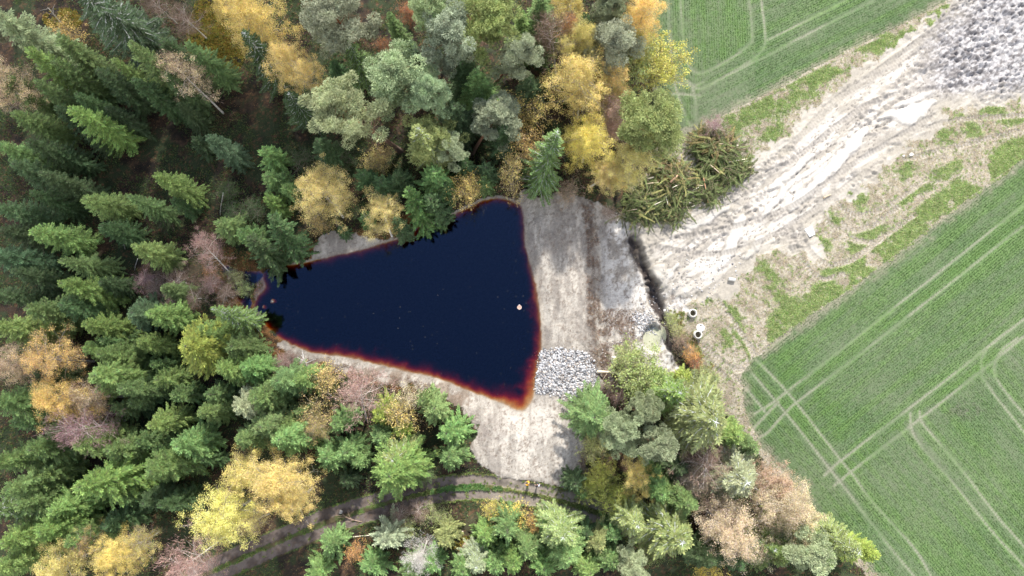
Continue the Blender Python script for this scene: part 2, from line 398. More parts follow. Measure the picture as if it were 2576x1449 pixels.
for p in MUD_TR:
    d,t = segdist(wpoly(smooth_poly(p,5)) if len(p)>2 else wpoly(p),False,2.5)
    m = d<dM; dM = np.where(m,d,dM); tM = np.where(m,t,tM)
rutM = (1-sm(.28,.5,dM))*((CLS==4)|(CLS==0))
lugM = .5+.5*np.sin(tM*2*math.pi/.5)
Z += rutM*(-.06+.07*(lugM-.5)) + (np.exp(-((dM-.5)/.13)**2))*.05*((CLS==4)|(CLS==0))
inF = (CLS==2)|(CLS==3)
Z += inF*((1-sm(.12,.30,dT))*(-.05+.05*(lug-.5)) + (fbm(X*3,Y*3,6,3)-.5)*.05)
Z += (CLS==7)*(-.12)+((CLS==6)|(CLS==7))*(fbm(X*3,Y*3,2,3)-.5)*.12
# ---------------- surface colours (albedo of the soil, sand and plants themselves) ----------------
def lerp(a,b,t): return a+(b-a)*t[...,None]
C = np.zeros(X.shape+(3,)); c3 = lambda *a: np.array(a,float)
n1 = fbm(X*.12,Y*.12,1,5); n2 = fbm(X*.9,Y*.9,2,5,.6); n3 = fbm(X*3.2,Y*3.2,3,4,.7); n4 = rng.random(X.shape)
# forest floor
cf = lerp(c3(.024,.019,.014), c3(.062,.040,.026), sm(.38,.62,n2))
cf = lerp(cf, c3(.040,.060,.024), sm(.40,.58,fbm(X*.35,Y*.35,6,4))*.85)
moss = np.exp(-(((PX-545)/75)**2+((PY-95)/110)**2))+.7*np.exp(-(((PX-160)/60)**2+((PY-50)/35)**2))+.5*np.exp(-(((PX-1170)/80)**2+((PY-1365)/30)**2))
cf = lerp(cf, c3(.115,.088,.014), sm(.35,.7,moss*(.5+n2)))
lv = (n3>.62)&(n2>.45); cf = np.where(lv[...,None], c3(.13,.075,.04), cf)
brn = sm(.3,.8,np.exp(-(((PX-480)/120)**2+((PY-700)/70)**2))+np.exp(-(((PX-1300)/200)**2+((PY-1330)/60)**2))+np.exp(-(((PX-1520)/60)**2+((PY-960)/60)**2)))
cf = lerp(cf, c3(.17,.125,.085), brn*(.35+.65*n2)*.7)
C[:] = cf
# verge : dry straw and green grass
straw = lerp(c3(.29,.255,.205), c3(.42,.385,.325), sm(.35,.65,n2)); straw = lerp(straw, c3(.20,.15,.10), sm(.58,.75,n3)*.55)
grn = lerp(c3(.17,.23,.085), c3(.26,.31,.13), sm(.4,.6,n3))
def near_line(p, lo, hi):
    d,_ = segdist(wpoly(p),False,7); return sm(lo*.3,lo,d)*(1-sm(hi*.7,hi,d))
gm = np.zeros(X.shape)
gA = near_line([(1800,300),(1932,233),(2132,127),(2265,63),(2365,10),(2420,-20)], .6, 3.2)
gB = near_line([(2576,400),(2432,503),(2165,710),(1988,830)], .1, 4.2)
gm = np.maximum(gm, gA*sm(.42,.55,fbm(X*.35,Y*.35,3,4)+.06)); gm = np.maximum(gm, gB*sm(.38,.55,fbm(X*.4,Y*.4,4,4)+.06))
for cx,cy,rx,ry,a in [(1905,290,95,26,-27),(2010,245,70,24,-30),(1945,335,34,42,0),(2235,95,30,22,-30),(2375,345,40,26,20),(2285,425,34,24,-20),(2500,280,34,26,30),(2440,320,40,20,40),(2550,300,40,14,0),(1778,735,17,34,-15),(1848,800,14,66,-32),(1828,850,12,52,-32),(1875,868,14,60,-30),(1935,690,18,70,-48),(1965,745,22,70,-45),(2060,610,34,20,30),(2110,560,40,16,35),(2160,500,40,22,30),(2190,590,60,22,-30),(2100,690,70,26,-40),(2160,620,40,20,-30),(2040,770,50,26,-38),(1880,660,30,14,35),(2300,480,70,24,-35),(2380,430,60,22,-35),(1735,950,20,60,-40),(1700,320,30,30,0)]:
    A = R(a); u = (PX-cx)*math.cos(A)+(PY-cy)*math.sin(A); v = -(PX-cx)*math.sin(A)+(PY-cy)*math.cos(A)
    e = 1-np.sqrt((u/rx)**2+(v/ry)**2); gm = np.maximum(gm, sm(-.25,.6,e+(n2-.5)*2.2)*.95)
gm *= sm(.25,.55,dM+(n3-.5)*.3); gm *= sm(.36,.56,fbm(X*1.9,Y*1.9,6,4,.75)+.34*(gm-.5)+.03); gm = np.maximum(gm, .8*sm(.60,.70,fbm(X*2.3,Y*2.3,1,4,.8)+.10*(fbm(X*.2,Y*.2,2,3)-.4)))
cv = lerp(straw, grn, gm); 
cv = lerp(cv, lerp(c3(.46,.43,.385),c3(.23,.20,.17),sm(.35,.8,lugM)), (1-sm(.25,.55,dM+(n3-.5)*.2))*.85)
cv = lerp(cv, c3(.43,.39,.335), sm(.54,.68,fbm(X*.22,Y*.22,7,4))*.7*(1-gm))
C = np.where((CLS==0)[...,None], cv, C)
# fields
def rows(angdeg, per=.42):
    a = R(angdeg); v = -X*math.sin(a)+Y*math.cos(a); u = X*math.cos(a)+Y*math.sin(a)
    return u, v, .5+.5*np.sin(v*2*math.pi/per)
uB,vB,rB = rows(38.0,.36); uC,vC,rC = rows(-51,.36); uA,vA,rA = rows(26.5,.36); uD,vD,rD = rows(90,.36)
HB = inside(F([(1800,900),(1985,1000),(2080,1215),(2300,1040),(2576,880),(2576,1449),(2230,1449),(1900,1100)],False)) 
HB2= inside(F([(1860,900),(2010,1000),(2110,1165),(2300,1050),(2600,830),(2600,1600),(2100,1600),(1700,1000)],False))
useC = HB|HB2
strB = np.where(useC, fbm(uC*.05,vC*1.1,2,5,.65), fbm(uB*.05,vB*1.1,2,5,.65)); rowB = np.where(useC, rC, rB)
HD = inside(F([(1560,-300),(1890,-300),(1885,100),(1765,200),(1740,320),(1640,350)],False))
strA = np.where(HD, fbm(uD*.05,vD*1.1,3,5,.65), fbm(uA*.05,vA*1.1,3,5,.65)); rowA = np.where(HD, rD, rA)
st = np.where(CLS==2, strA, strB); rw = np.where(CLS==2, rowA, rowB)
soil = c3(.145,.172,.105); crop = lerp(c3(.100,.175,.068), c3(.130,.220,.072), sm(.4,.62,st))
cover = .62 + (st-.5)*1.1 + (n1-.5)*.9 + (rw-.5)*.22
cover += -.22*(CLS==2)*(PX<1900)*(PY>0)
bright = np.zeros(X.shape)
for p in [[(1745,-10),(1745,120),(1765,172),(1838,138),(1880,108),(1880,-10)],[(1700,230),(1735,235),(1745,310),(1700,300)],[(1725,60),(1728,150),(1716,200),(1700,100)],[(1940,915),(1975,880),(2040,955),(1995,985)],[(2040,975),(2060,960),(2150,1085),(2105,1110)],[(2320,1010),(2480,960),(2500,870),(2360,985),(2100,1190),(2160,1195)],[(2050,972),(2576,560),(2576,530),(2020,966)],[(1985,1000),(2040,1075),(2025,1080),(1970,1010)]]:
    bright = np.maximum(bright, fmask(p,.7,1.0,False)*.62)
crop = lerp(crop, c3(.100,.190,.050), bright*(.35+.6*n2)); cover += bright*.25
cx_ = fbm(X*1.7,Y*1.7,5,4,.7)
cf2 = lerp(soil, crop, np.clip(cover+(cx_-.5)*.8+(n4-.5)*.15,0,1))
tr = (1-sm(.10,.25,dT+(n3-.5)*.22)); cf2 = lerp(cf2, lerp(c3(.30,.30,.235), c3(.18,.18,.13), sm(.5,.9,lug)), tr*(.15+.55*sm(.35,.6,fbm(X*.15,Y*.15,5,3))))
mottled = np.exp(-(((PX-2430)/60)**2+((PY-1030)/25)**2)); cf2 = lerp(cf2, c3(.14,.12,.11), mottled*.6*sm(.4,.6,n2))
eb = sm(-1.5,.1,np.where(CLS==2,dA,dB)+(fbm(X*1.1,Y*1.1,2,4)-.5)*2.4); cf2 = lerp(cf2, c3(.30,.27,.21), eb*.75)
C = np.where(inF[...,None], cf2, C)
# clay
cc = lerp(c3(.36,.33,.29), c3(.53,.495,.45), sm(.40,.58,fbm(U*.25,V*.9,1,5,.6)))
cc = lerp(cc, c3(.25,.23,.215), (1-lobe)*sm(.49,.60,clod)*.65)
cc = lerp(cc, c3(.10,.09,.085), crack*.8*(1-slm)); cc = lerp(cc, c3(.52,.50,.47), slm*.85); cc = lerp(cc, c3(.22,.20,.19), rim*.7*sm(.4,.6,n2))
cc = lerp(cc, lerp(c3(.36,.335,.30),c3(.20,.18,.165),lugM), (1-sm(.3,.6,dM+(n3-.5)*.2))*.65)
ne = lerp(c3(.45,.44,.45), c3(.14,.13,.135), sm(.40,.62,fbm(U*1.3,V*2.2,3,6,.8)+.05*(np.clip((2480-PX)/120,-1,1)))) 
cc = lerp(cc, ne, NE*.9)
edge = sm(-4,0,dC); cc = lerp(cc, c3(.36,.33,.275), edge*(.25+.6*n2))
C = np.where((CLS==4)[...,None], cc, C)
# sand
cs = lerp(c3(.29,.262,.232), c3(.46,.425,.375), sm(.36,.64,fbm(X*.8,Y*.28,7,5,.6)))
cs = lerp(cs, c3(.21,.185,.165), sm(.52,.72,fbm(X*1.1,Y*1.1,4,6,.7))*.55)
cs = lerp(cs, c3(.56,.52,.465), sm(.1,.8,np.exp(-(((PX-1350)/105)**2+((PY-1110)/110)**2)))*.85)
cs = lerp(cs, c3(.62,.595,.56), sm(1500,1550,PX)*sm(.34,.50,n2)*.9*(dS<0))
cs = lerp(cs, c3(.20,.145,.105), sm(1495,1530,PX+(n2-.5)*60)*(1-sm(1570,1650,PX+(n2-.5)*90))*sm(740,900,PY+(n2-.5)*220)*sm(.45,.6,fbm(X*.7,Y*.7,2,6,.65))*.75)
cs = lerp(cs, c3(.24,.20,.18), sm(1405,1180,PX)*sm(1000,1060,PY)*(1-sm(1080,1150,PY))*sm(.4,.55,n2)*.5)
stk = fbm(X*1.1,Y*.16,2,5,.6); cs = lerp(cs, c3(.26,.235,.205), sm(.53,.66,stk)*.5*(PX<1495)); cs = lerp(cs, c3(.19,.15,.12), sm(.60,.70,fbm(X*2.6,Y*1.7,6,4,.8))*.7)
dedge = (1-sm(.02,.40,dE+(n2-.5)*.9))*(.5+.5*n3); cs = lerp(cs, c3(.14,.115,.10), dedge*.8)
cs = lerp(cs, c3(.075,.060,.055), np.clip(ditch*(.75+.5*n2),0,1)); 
cs = lerp(cs, c3(.17,.12,.085), sm(.50,.60,fbm(X*.6,Y*.6,1,5))*(PX<1180)*(PY>800)*.7)
cs = lerp(cs, c3(.17,.12,.08)+se_[...,None]*c3(.14,.10,.05), (1-sm(-.15,.15,sp))*.97)      # stained sand under the tea-brown water
wet = (1-sm(.1,.7,sp))*(sp>-.1); cs = lerp(cs, c3(.30,.255,.20), wet*.35)
rpm = fmask([(1353,885),(1400,878),(1470,884),(1490,905),(1500,935),(1497,985),(1480,1002),(1440,1004),(1395,992),(1348,992)],.3,.3,False); cs = lerp(cs, c3(.085,.082,.085), rpm*.9*(sp>0))
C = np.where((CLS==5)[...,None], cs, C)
# forest-side of the shore: orange-brown dead grass
og = (CLS==1)&(sp<2.6)&(PX<1100); C = np.where(og[...,None], lerp(C, c3(.24,.12,.045), sm(.4,.6,n2)*.85), C)
lg = (dL<0.3); C = np.where((lg&(sp>-2))[...,None], c3(.30,.22,.19), C)
cr = lerp(c3(.095,.074,.064), c3(.17,.14,.125), sm(.35,.65,n2)); cr = lerp(cr, c3(.36,.32,.27), sm(1120,1300,PX)[...]*.55*(.5+n2))
cr = lerp(cr, c3(.16,.10,.06), sm(.6,.75,n3)*.5)
C = np.where((CLS==7)[...,None], cr, C)
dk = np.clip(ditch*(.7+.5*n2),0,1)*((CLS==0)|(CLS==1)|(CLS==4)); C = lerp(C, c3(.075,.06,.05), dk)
cg = lerp(c3(.07,.055,.03), c3(.075,.12,.03), sm(.35,.6,n2)); cg = lerp(cg, c3(.30,.27,.15), np.exp(-(((PX-1300)/60)**2+((PY-1225)/14)**2)))
C = np.where((CLS==6)[...,None], cg, C)
GAIN = np.choose(CLS,[.86,.80,.78,.78,.82,.80,.9,.85])
C = np.clip(C*(.93+.14*n4[...,None])*GAIN[...,None], .004, .8)
# ---------------- build the ground meshes ----------------
ny, nx = X.shape
idx = np.arange(nx*ny).reshape(ny,nx)
Q = np.stack([idx[:-1,:-1],idx[:-1,1:],idx[1:,1:],idx[1:,:-1]],-1).reshape(-1,4)
QC = CLS[:-1,:-1].ravel()
V3 = np.stack([X,Y,Z],-1).reshape(-1,3); CC = C.reshape(-1,3)
def zat(x,y):
    i = np.clip(np.searchsorted(xs,x)-1,0,nx-2); j = np.clip(np.searchsorted(ys,y)-1,0,ny-2)
    return Z[j,i]
def clsat(x,y):
    i = np.clip(np.searchsorted(xs,x)-1,0,nx-2); j = np.clip(np.searchsorted(ys,y)-1,0,ny-2)
    return CLS[j,i]
M['soil'] = tint_mat('forest_soil', amp=.35, scale=5, bump=.05, grain=(14,.35))
M['field'] = tint_mat('field_crop', amp=.10, scale=3, bump=.03, grain=(12,.10))
M['clay'] = tint_mat('dried_clay', amp=.10, scale=3, bump=.05, grain=(9,.10), rough=.8)
M['sand'] = tint_mat('bank_sand', amp=.2, scale=2.5, bump=.06, grain=(8,.2))
M['verge'] = tint_mat('dry_verge', amp=.22, scale=4, bump=.05, grain=(12,.22))
M['road'] = tint_mat('wheel_gravel', amp=.2, scale=6, bump=.03, grain=(18,.2))
def ground_part(name, k, mat):
    f = Q[QC==k] if np.isscalar(k) else Q[np.isin(QC,k)]
    u, invx = np.unique(f, return_inverse=True)
    mb = MB(); mb.add(V3[u], invx.reshape(-1,4), None, CC[u])
    o = link(name, mb.mesh(name, True), mat); tag(o, kind='structure'); return o
ground_part('grass_verge', 0, M['verge']); ground_part('forest_floor', 1, M['soil'])
ground_part('field', 2, M['field']); ground_part('field', 3, M['field'])
ground_part('clay_track', 4, M['clay']); ground_part('sand_bank', 5, M['sand'])
ground_part('track_verge', 6, M['soil']); ground_part('dirt_road', 7, M['road'])
# ---------------- water ----------------
def prism(name, poly, top, bot, mat, grow_=0.0):
    P = np.asarray(poly); 
    if grow_:
        d = unit(np.roll(P,-1,0)-np.roll(P,1,0)); nrm = np.stack([d[:,1],-d[:,0]],1)
        ar = 0.5*np.sum(P[:,0]*np.roll(P[:,1],-1)-np.roll(P[:,0],-1)*P[:,1]); P = P + nrm*grow_*(1 if ar>0 else -1)
    bm = bmesh.new(); a = [bm.verts.new((x,y,top)) for x,y in P]
    f = bm.faces.new(a); 
    r = bmesh.ops.extrude_face_region(bm, geom=[f]); 
    for v in [g for g in r['geom'] if isinstance(g,bmesh.types.BMVert)]: v.co.z = bot
    bmesh.ops.recalc_face_normals(bm, faces=bm.faces)
    me = bpy.data.meshes.new(name); bm.to_mesh(me); bm.free()
    return tag(link(name, me, mat), kind='structure')
def water_mat(name, absorb, dens, ior=1.4, scatter=None):
    m, n, b = newmat(name); n.nodes.remove(b); out = n.nodes['Material Output']
    fr = N(n,'ShaderNodeFresnel'); fr.inputs[0].default_value = ior
    tr = N(n,'ShaderNodeBsdfTransparent'); gl = N(n,'ShaderNodeBsdfGlossy'); gl.inputs['Roughness'].default_value = .02; gl.inputs['Color'].default_value=(.46,.62,1,1)
    bp = N(n,'ShaderNodeBump'); bp.inputs['Strength'].default_value=.12; bp.inputs['Distance'].default_value=.01
    n.links.new(noise(n, 1.4, 3), bp.inputs['Height']); n.links.new(bp.outputs[0], gl.inputs['Normal'])
    geo = N(n,'ShaderNodeNewGeometry'); one = N(n,'ShaderNodeMath',operation='SUBTRACT'); one.inputs[0].default_value=1; n.links.new(geo.outputs['Backfacing'], one.inputs[1])
    mul = N(n,'ShaderNodeMath',operation='MULTIPLY'); n.links.new(fr.outputs[0], mul.inputs[0]); n.links.new(one.outputs[0], mul.inputs[1])
    mx = N(n,'ShaderNodeMixShader'); n.links.new(mul.outputs[0], mx.inputs[0]); n.links.new(tr.outputs[0], mx.inputs[1]); n.links.new(gl.outputs[0], mx.inputs[2])
    n.links.new(mx.outputs[0], out.inputs['Surface'])
    va = N(n,'ShaderNodeVolumeAbsorption'); va.inputs['Color'].default_value = (*absorb,1); va.inputs['Density'].default_value = dens
    n.links.new(va.outputs[0], out.inputs['Volume'])
    return m
M['water'] = water_mat('peat_water', (.84,.52,.0), 6.5, 1.66)
prism('water', PONDW, WL, -9, M['water'], 1.0)
prism('water', STREAM, WL-.012, -9, M['water'], .15)

M['puddle'] = plain('silty_water', (.40,.40,.29), .12, .1, 1.2)
pc = G(1646,850,-1.4); th = np.linspace(0,2*math.pi,40,endpoint=False)
prism('puddle', [(pc[0]+1.75*math.cos(t)*(1+.08*math.sin(3*t)), pc[1]+2.3*math.sin(t)*(1+.08*math.sin(2*t+1))) for t in th], -1.47, -2.2, M['puddle'])
# ---------------- tree prototypes (unit: metres, real size; instances scale them) ----------------
def pr(seed): return np.random.default_rng(seed)
def path(p0, d0, L, k, g, droop=0.0, wob=.15):
    """wobbly limb path"""
    p = [np.array(p0,float)]; d = unit(np.array(d0,float))
    for i in range(k):
        d = unit(d + g.normal(0,wob,3)*.5 + np.array([0,0,-droop])/k); p.append(p[-1]+d*L/k)
    return np.array(p)
def spruce(seed, h=16.0, r=3.1, gap=0.0, dens=1.0, wl=1.0, top=.0):
    g = pr(seed); tb = MB(); cb = MB(); wb = MB()
    bend = g.normal(0,.12,2)
    trunk = np.array([[bend[0]*math.sin(t*3)*t, bend[1]*math.sin(t*2)*t, h*t] for t in np.linspace(0,1,9)])
    tb.tube(trunk, np.linspace(.02*h*.75,.015,9), 7, 1.0)
    z = h*.10; B=[];D=[];Ls=[];Ws=[];Cs=[]; a0 = g.uniform(0,6)
    sector = g.uniform(.62,1.25,8)
    while z < h*.985:
        t = 1-z/h                                   # 0 at the tip
        nb = int(5+ 4*t + g.integers(0,2)); 
        for k in range(nb):
            az = a0 + k*2*math.pi/nb + g.normal(0,.22)
            zz = z + g.normal(0,.10)
            tt = max(1-zz/h, .004)
            sfac = np.interp((az%(2*math.pi))/(2*math.pi)*8, range(9), list(sector)+[sector[0]])
            L = (r*(tt**.66)*(1-.25*max(0,tt-.75)/.25)*g.uniform(.5,1.25))*sfac + .12
            rise = .75-1.35*tt**.55
            d = np.array([math.cos(az), math.sin(az), rise])
            kk = 7; P = path((0,0,zz), d, L, kk, g, -.35*tt, .13)
            wb.tube(P, np.linspace(.012+.012*L,.006,kk+1), 3, 1.0, False)
            step = .125/dens; ss = np.arange(max(.10, gap*L*g.uniform(.7,1.2)), L, step)
            pi = np.stack([np.interp(ss, np.linspace(0,L,kk+1), P[:,j]) for j in range(3)],1)
            dd = unit(np.stack([np.gradient(pi[:,j]) if len(ss)>1 else np.full(len(ss),d[j]) for j in range(3)],1))
            sd = unit(np.cross(dd, [0,0,1.]))
            f = ss/L
            ll = (.20+.62*(1-f)*min(1,L/2.2)+.10)*wl
            for sg in (-1,1):
                di = dd*.85 + sd*sg*g.uniform(.65,1.1,len(ss))[:,None] + g.normal(0,.16,(len(ss),3)); di[:,2] -= .10+.18*tt
                B.append(pi); D.append(di); Ls.append(ll*g.uniform(.7,1.2,len(ss))); Ws.append(g.uniform(.10,.17,len(ss))); 
                Cs.append(g.uniform(.70,1.25)*g.uniform(.85,1.15,len(ss)))
            if gap>0:                                    # lichen-grey limb lying bare on top of the spray
                m=int(3*L)+1; s3=g.uniform(.0,.7,m)*L; pj=np.stack([np.interp(s3,np.linspace(0,L,kk+1),P[:,j]) for j in range(3)],1)+[0,0,.07]
                wb.tube((P+[0,0,.05])[:6], np.linspace(.05,.02,6),4,1.0,False)
                kites(wb,pj,np.tile(unit(P[-1]-P[0]),(m,1))+g.normal(0,.45,(m,3)),g.uniform(.18,.42,m),g.uniform(.05,.09,m),None,g.uniform(.8,1.25,m),g)
            # hanging twigs and raised tip
            di = dd*.5 + g.normal(0,.35,(len(ss),3)); di[:,2] += g.choice([-.7,.35],len(ss))
            B.append(pi); D.append(di); Ls.append(ll*.55); Ws.append(np.full(len(ss),.13)); Cs.append(g.uniform(.7,1.3,len(ss)))
            B.append(P[-1:]); D.append((P[-1]-P[-2])[None]+[[0,0,.05]]); Ls.append(np.array([.32])); Ws.append(np.array([.15])); Cs.append(np.array([1.3]))
        z += (.34+.16*t)*g.uniform(.85,1.15)
    B=np.concatenate(B);D=np.concatenate(D);Ls=np.concatenate(Ls);Ws=np.concatenate(Ws);Cs=np.concatenate(Cs)
    cc = np.stack([Cs*1.02, Cs, Cs*.98],1)
    # sprays lie roughly level
    roll = unit(np.stack([g.normal(0,.45,len(B)),g.normal(0,.45,len(B)),np.ones(len(B))],1))
    kites(cb, B, D, Ls, Ws, roll, cc, g)
    return dict(trunk=tb.mesh('spruce_trunk'), crown=cb.mesh('spruce_crown'), branches=wb.mesh('spruce_branches'), h=h, r=r)
def clump(B,D,L,W,Cc,c,R3,n,g,lf=(.16,.28),wf=(.06,.10),up=.35,shell=.4):
    u = unit(g.normal(size=(n,3))); rad = (shell+(1-shell)*g.random(n)**.6)
    p = np.asarray(c)+u*np.array(R3)*rad[:,None]*.85
    B.append(p); d = u*[1,1,.9]+g.normal(0,.45,(n,3)); d[:,2]+=up; D.append(d)
    L.append(g.uniform(*lf,n)); W.append(g.uniform(*wf,n)); Cc.append(g.uniform(.8,1.2)*g.uniform(.8,1.25,n))
def pine(seed, h=17.0, r=3.4, base=.5, ncl=46):
    g = pr(seed); tb=MB(); wb=MB(); cb=MB()
    ph = g.uniform(0,6); am = g.uniform(.25,.6)
    tz = np.linspace(0,1,12); tp = np.stack([am*np.sin(tz*3+ph)*tz, am*np.cos(tz*2.4+ph)*tz, h*.97*tz],1)
    # grey-brown butt, orange above
    cols = np.stack([np.interp(tz,[0,.3,.5,1],[.55,.8,1.25,1.3]),np.interp(tz,[0,.3,.5,1],[.62,.75,.82,.8]),np.interp(tz,[0,.3,.5,1],[.75,.75,.55,.5])],1)
    n=8; tb.tube(tp, np.interp(tz,[0,.05,.6,1],[.30,.24,.14,.03]), n, 1.0, False); tb.c[-1] = np.repeat(cols,n,0)
    B=[];D=[];L=[];W=[];Cc=[]
    nl = 22
    for i in range(nl):
        f = base + (1-base)*(i/(nl-1))**.85; az = i*2.4+g.normal(0,.3)
        o = np.array([np.interp(f,tz,tp[:,j]) for j in range(3)])
        q = (f-base)/(1-base); Lr = r*math.sqrt(max(.05,1-(q*1.02)**2*.9))*g.uniform(.6,1.08)*(.55+.45*min(1,q*3+.3))
        P = path(o, [math.cos(az),math.sin(az),.25+.5*q], Lr, 7, g, -.25, .3)
        wb.tube(P, np.linspace(.055,.015,8), 4, 1.0, False); 
        wb.c[-1] = np.tile([1.05,.8,.6],(8*4,1))
        for s in np.linspace(.35,1,6 if Lr>1.6 else 3):
            c = np.array([np.interp(s*7,range(8),P[:,j]) for j in range(3)]) + g.normal(0,.42,3)*[1,1,.4]+[0,0,.18]
            k = g.uniform(.42,.82)*(1.05 if s>.6 else .8)
            clump(B,D,L,W,Cc,c,(k,k,k*.6),int(430*k*k)+80,g)
            if g.random()<.7:
                P2 = path(P[4], c-P[4]+[0,0,.05], np.linalg.norm(c-P[4]), 3, g, 0, .1); wb.tube(P2, np.linspace(.025,.01,4), 3, 1.0, False); wb.c[-1]=np.tile([1.05,.85,.7],(12,1))
    for _ in range(4):
        k=.75; clump(B,D,L,W,Cc,tp[-1]+g.normal(0,.5,3)*[1,1,.3],(k,k,k*.7),260,g)
    # dead lower limbs
    for i in range(9):
        f = g.uniform(base-.14, base+.12); az=g.uniform(0,6.28); o = np.array([np.interp(f,tz,tp[:,j]) for j in range(3)])
        P = path(o,[math.cos(az),math.sin(az),.05],g.uniform(.8,2.0),5,g,.3,.5); wb.tube(P,np.linspace(.03,.006,6),3,1.0,False); wb.c[-1]=np.tile([1.15,1.1,1.05],(18,1))
    kites(cb, np.concatenate(B),np.concatenate(D),np.concatenate(L),np.concatenate(W),None,np.concatenate(Cc),g,.5)
    return dict(trunk=tb.mesh('pine_trunk',True), crown=cb.mesh('pine_crown'), branches=wb.mesh('pine_limbs'), h=h, r=r)
def broad(seed, h=13.0, r=2.6, base=.35, leaves=6500, lf=(.10,.17), spread=1.0, stems=1, sparse=0.0, droop=.5, twigs=0):
    g = pr(seed); tb=MB(); wb=MB(); cb=MB(); kb=MB()
    B=[];D=[];L=[];W=[];Cc=[]; tips=[]
    for s in range(stems):
        a = g.uniform(0,6.28); off = (0,0) if stems==1 else (.25*math.cos(a),.25*math.sin(a)); ln = 0.04 if stems==1 else .14
        tz = np.linspace(0,1,9); ph=g.uniform(0,6)
        tp = np.stack([off[0]+tz*h*ln*math.cos(a)+.18*np.sin(tz*4+ph)*tz, off[1]+tz*h*ln*math.sin(a)+.18*np.cos(tz*3+ph)*tz, h*.96*tz],1)
        tb.tube(tp, np.interp(tz,[0,1],[.013*h/math.sqrt(stems),.012]), 6, 1.0, False)
        nl = int(26/stems**.6*max(1,r/2.7)**1.3)
        for i in range(nl):
            f = base+(1-base)*(i/nl)**.9; az=i*2.4+g.normal(0,.4); o = np.array([np.interp(f,tz,tp[:,j]) for j in range(3)])
            q=(f-base)/(1-base); Lr = r*spread*(math.sin(math.pi*min(1,(.18+.80*q)))**.7)*g.uniform(.65,1.15)+.25
            P = path(o,[math.cos(az),math.sin(az),.75+.3*q],Lr*1.12,6,g,.9*droop*1.2,.25)
            wb.tube(P, np.linspace(.012+.012*Lr,.006,7),3,1.0,False)
            for s2 in np.linspace(.3,1,6 if r<3.5 else 8):
                c = np.array([np.interp(s2*6,range(7),P[:,j]) for j in range(3)])
                e = c + g.normal(0,.33+.12*Lr,3)*[1,1,.6]; tips.append(e)
                wb.tube(np.stack([c,(c+e)/2+[0,0,.06],e]),[.010,.008,.004],3,1.0,False)
    tips=np.array(tips); n=len(tips); per=max(1,leaves//n)
    keep = g.random(n)>sparse
    for e in tips[keep]:
        k=g.uniform(.36,.70)*(h/13)**.3*max(1,(r/2.7))**.4; m = int(per*g.uniform(.6,1.4)); u=g.normal(size=(m,3))*.46
        p=e+u*[k,k,k*.8]; B.append(p); D.append(g.normal(size=(m,3))+[0,0,-.3]); L.append(g.uniform(*lf,m)); W.append(g.uniform(.75,.95,m)*g.uniform(*lf,m)); Cc.append(g.uniform(.80,1.15)*g.uniform(.87,1.13,m))
    if B:
        Cc=np.concatenate(Cc); cc=np.stack([Cc,Cc*g.uniform(.9,1.06,len(Cc)),Cc*g.uniform(.7,1.2,len(Cc))],1)
        kites(cb,np.concatenate(B),np.concatenate(D),np.concatenate(L),np.concatenate(W),None,cc,g,.5)
    if twigs:
        i = g.integers(0,n,twigs); p = tips[i]+g.normal(0,.25,(twigs,3)); cen = np.array([0,0,h*base]); d = unit(p-cen)+g.normal(0,.45,(twigs,3))
        kites(kb,p,d,g.uniform(.35,.75,twigs),g.uniform(.02,.04,twigs),None,g.uniform(.7,1.3,twigs),g,.4)
    r_ = dict(trunk=tb.mesh('stem'), branches=wb.mesh('limbs'), h=h, r=r)
    if B: r_['crown']=cb.mesh('leafage')
    if twigs: r_['twigs']=kb.mesh('twigs')
    return r_
P_ = {}
BIG = {'B':(5,6),'T':(3,4)}
for i in range(8): P_['S',i] = spruce(100+i, 16, 3.0*(1+.08*(i%3)), .0, dens=[1,.85,1,.75,1,.9,1,.8][i], wl=[1,1.15,.9,1.2,1,1.1,.95,1.15][i])
for i in range(4): P_['L',i] = spruce(120+i, 16, 3.3, .22, .9, 1.0)
for i in range(4): P_['Y',i] = spruce(140+i, 7.5, 2.3, .0, 1.15, .85)
for i in range(5): P_['P',i] = pine(160+i, 17, 3.5, .46+.03*i)
for i in range(5): P_['B',i] = broad(180+i, 13, 2.7, .32, 24000, droop=.5, lf=(.075,.13), sparse=.14)
for i in range(3): P_['T',i] = broad(190+i, 13, 2.5, .38, 8500, lf=(.075,.13), sparse=.2, twigs=2600)
for i in range(2): P_['B',5+i] = broad(230+i, 14, 4.1, .30, 42000, droop=.5, lf=(.08,.14), sparse=.16)
for i in range(2): P_['T',3+i] = broad(240+i, 13, 3.7, .36, 20000, lf=(.08,.14), sparse=.2, twigs=4500)
for i in range(3): P_['D',i] = broad(200+i, 13, 2.7, .42, 500, sparse=.55, twigs=5200, droop=.35)
for i in range(4): P_['W',i] = broad(210+i, 6.5, 2.1, .15, 8000, stems=4, droop=.3, lf=(.11,.19), sparse=.15)
for i in range(3): P_['K',i] = broad(220+i, 4.0, 1.4, .15, 3200, stems=3, droop=.3, lf=(.085,.14), sparse=.15)
PARTN = {'S':dict(trunk='trunk',crown='crown',branches='branches')}
GREY=(.30,.30,.27); DRK=(.10,.085,.07); PINK=(.27,.17,.15)
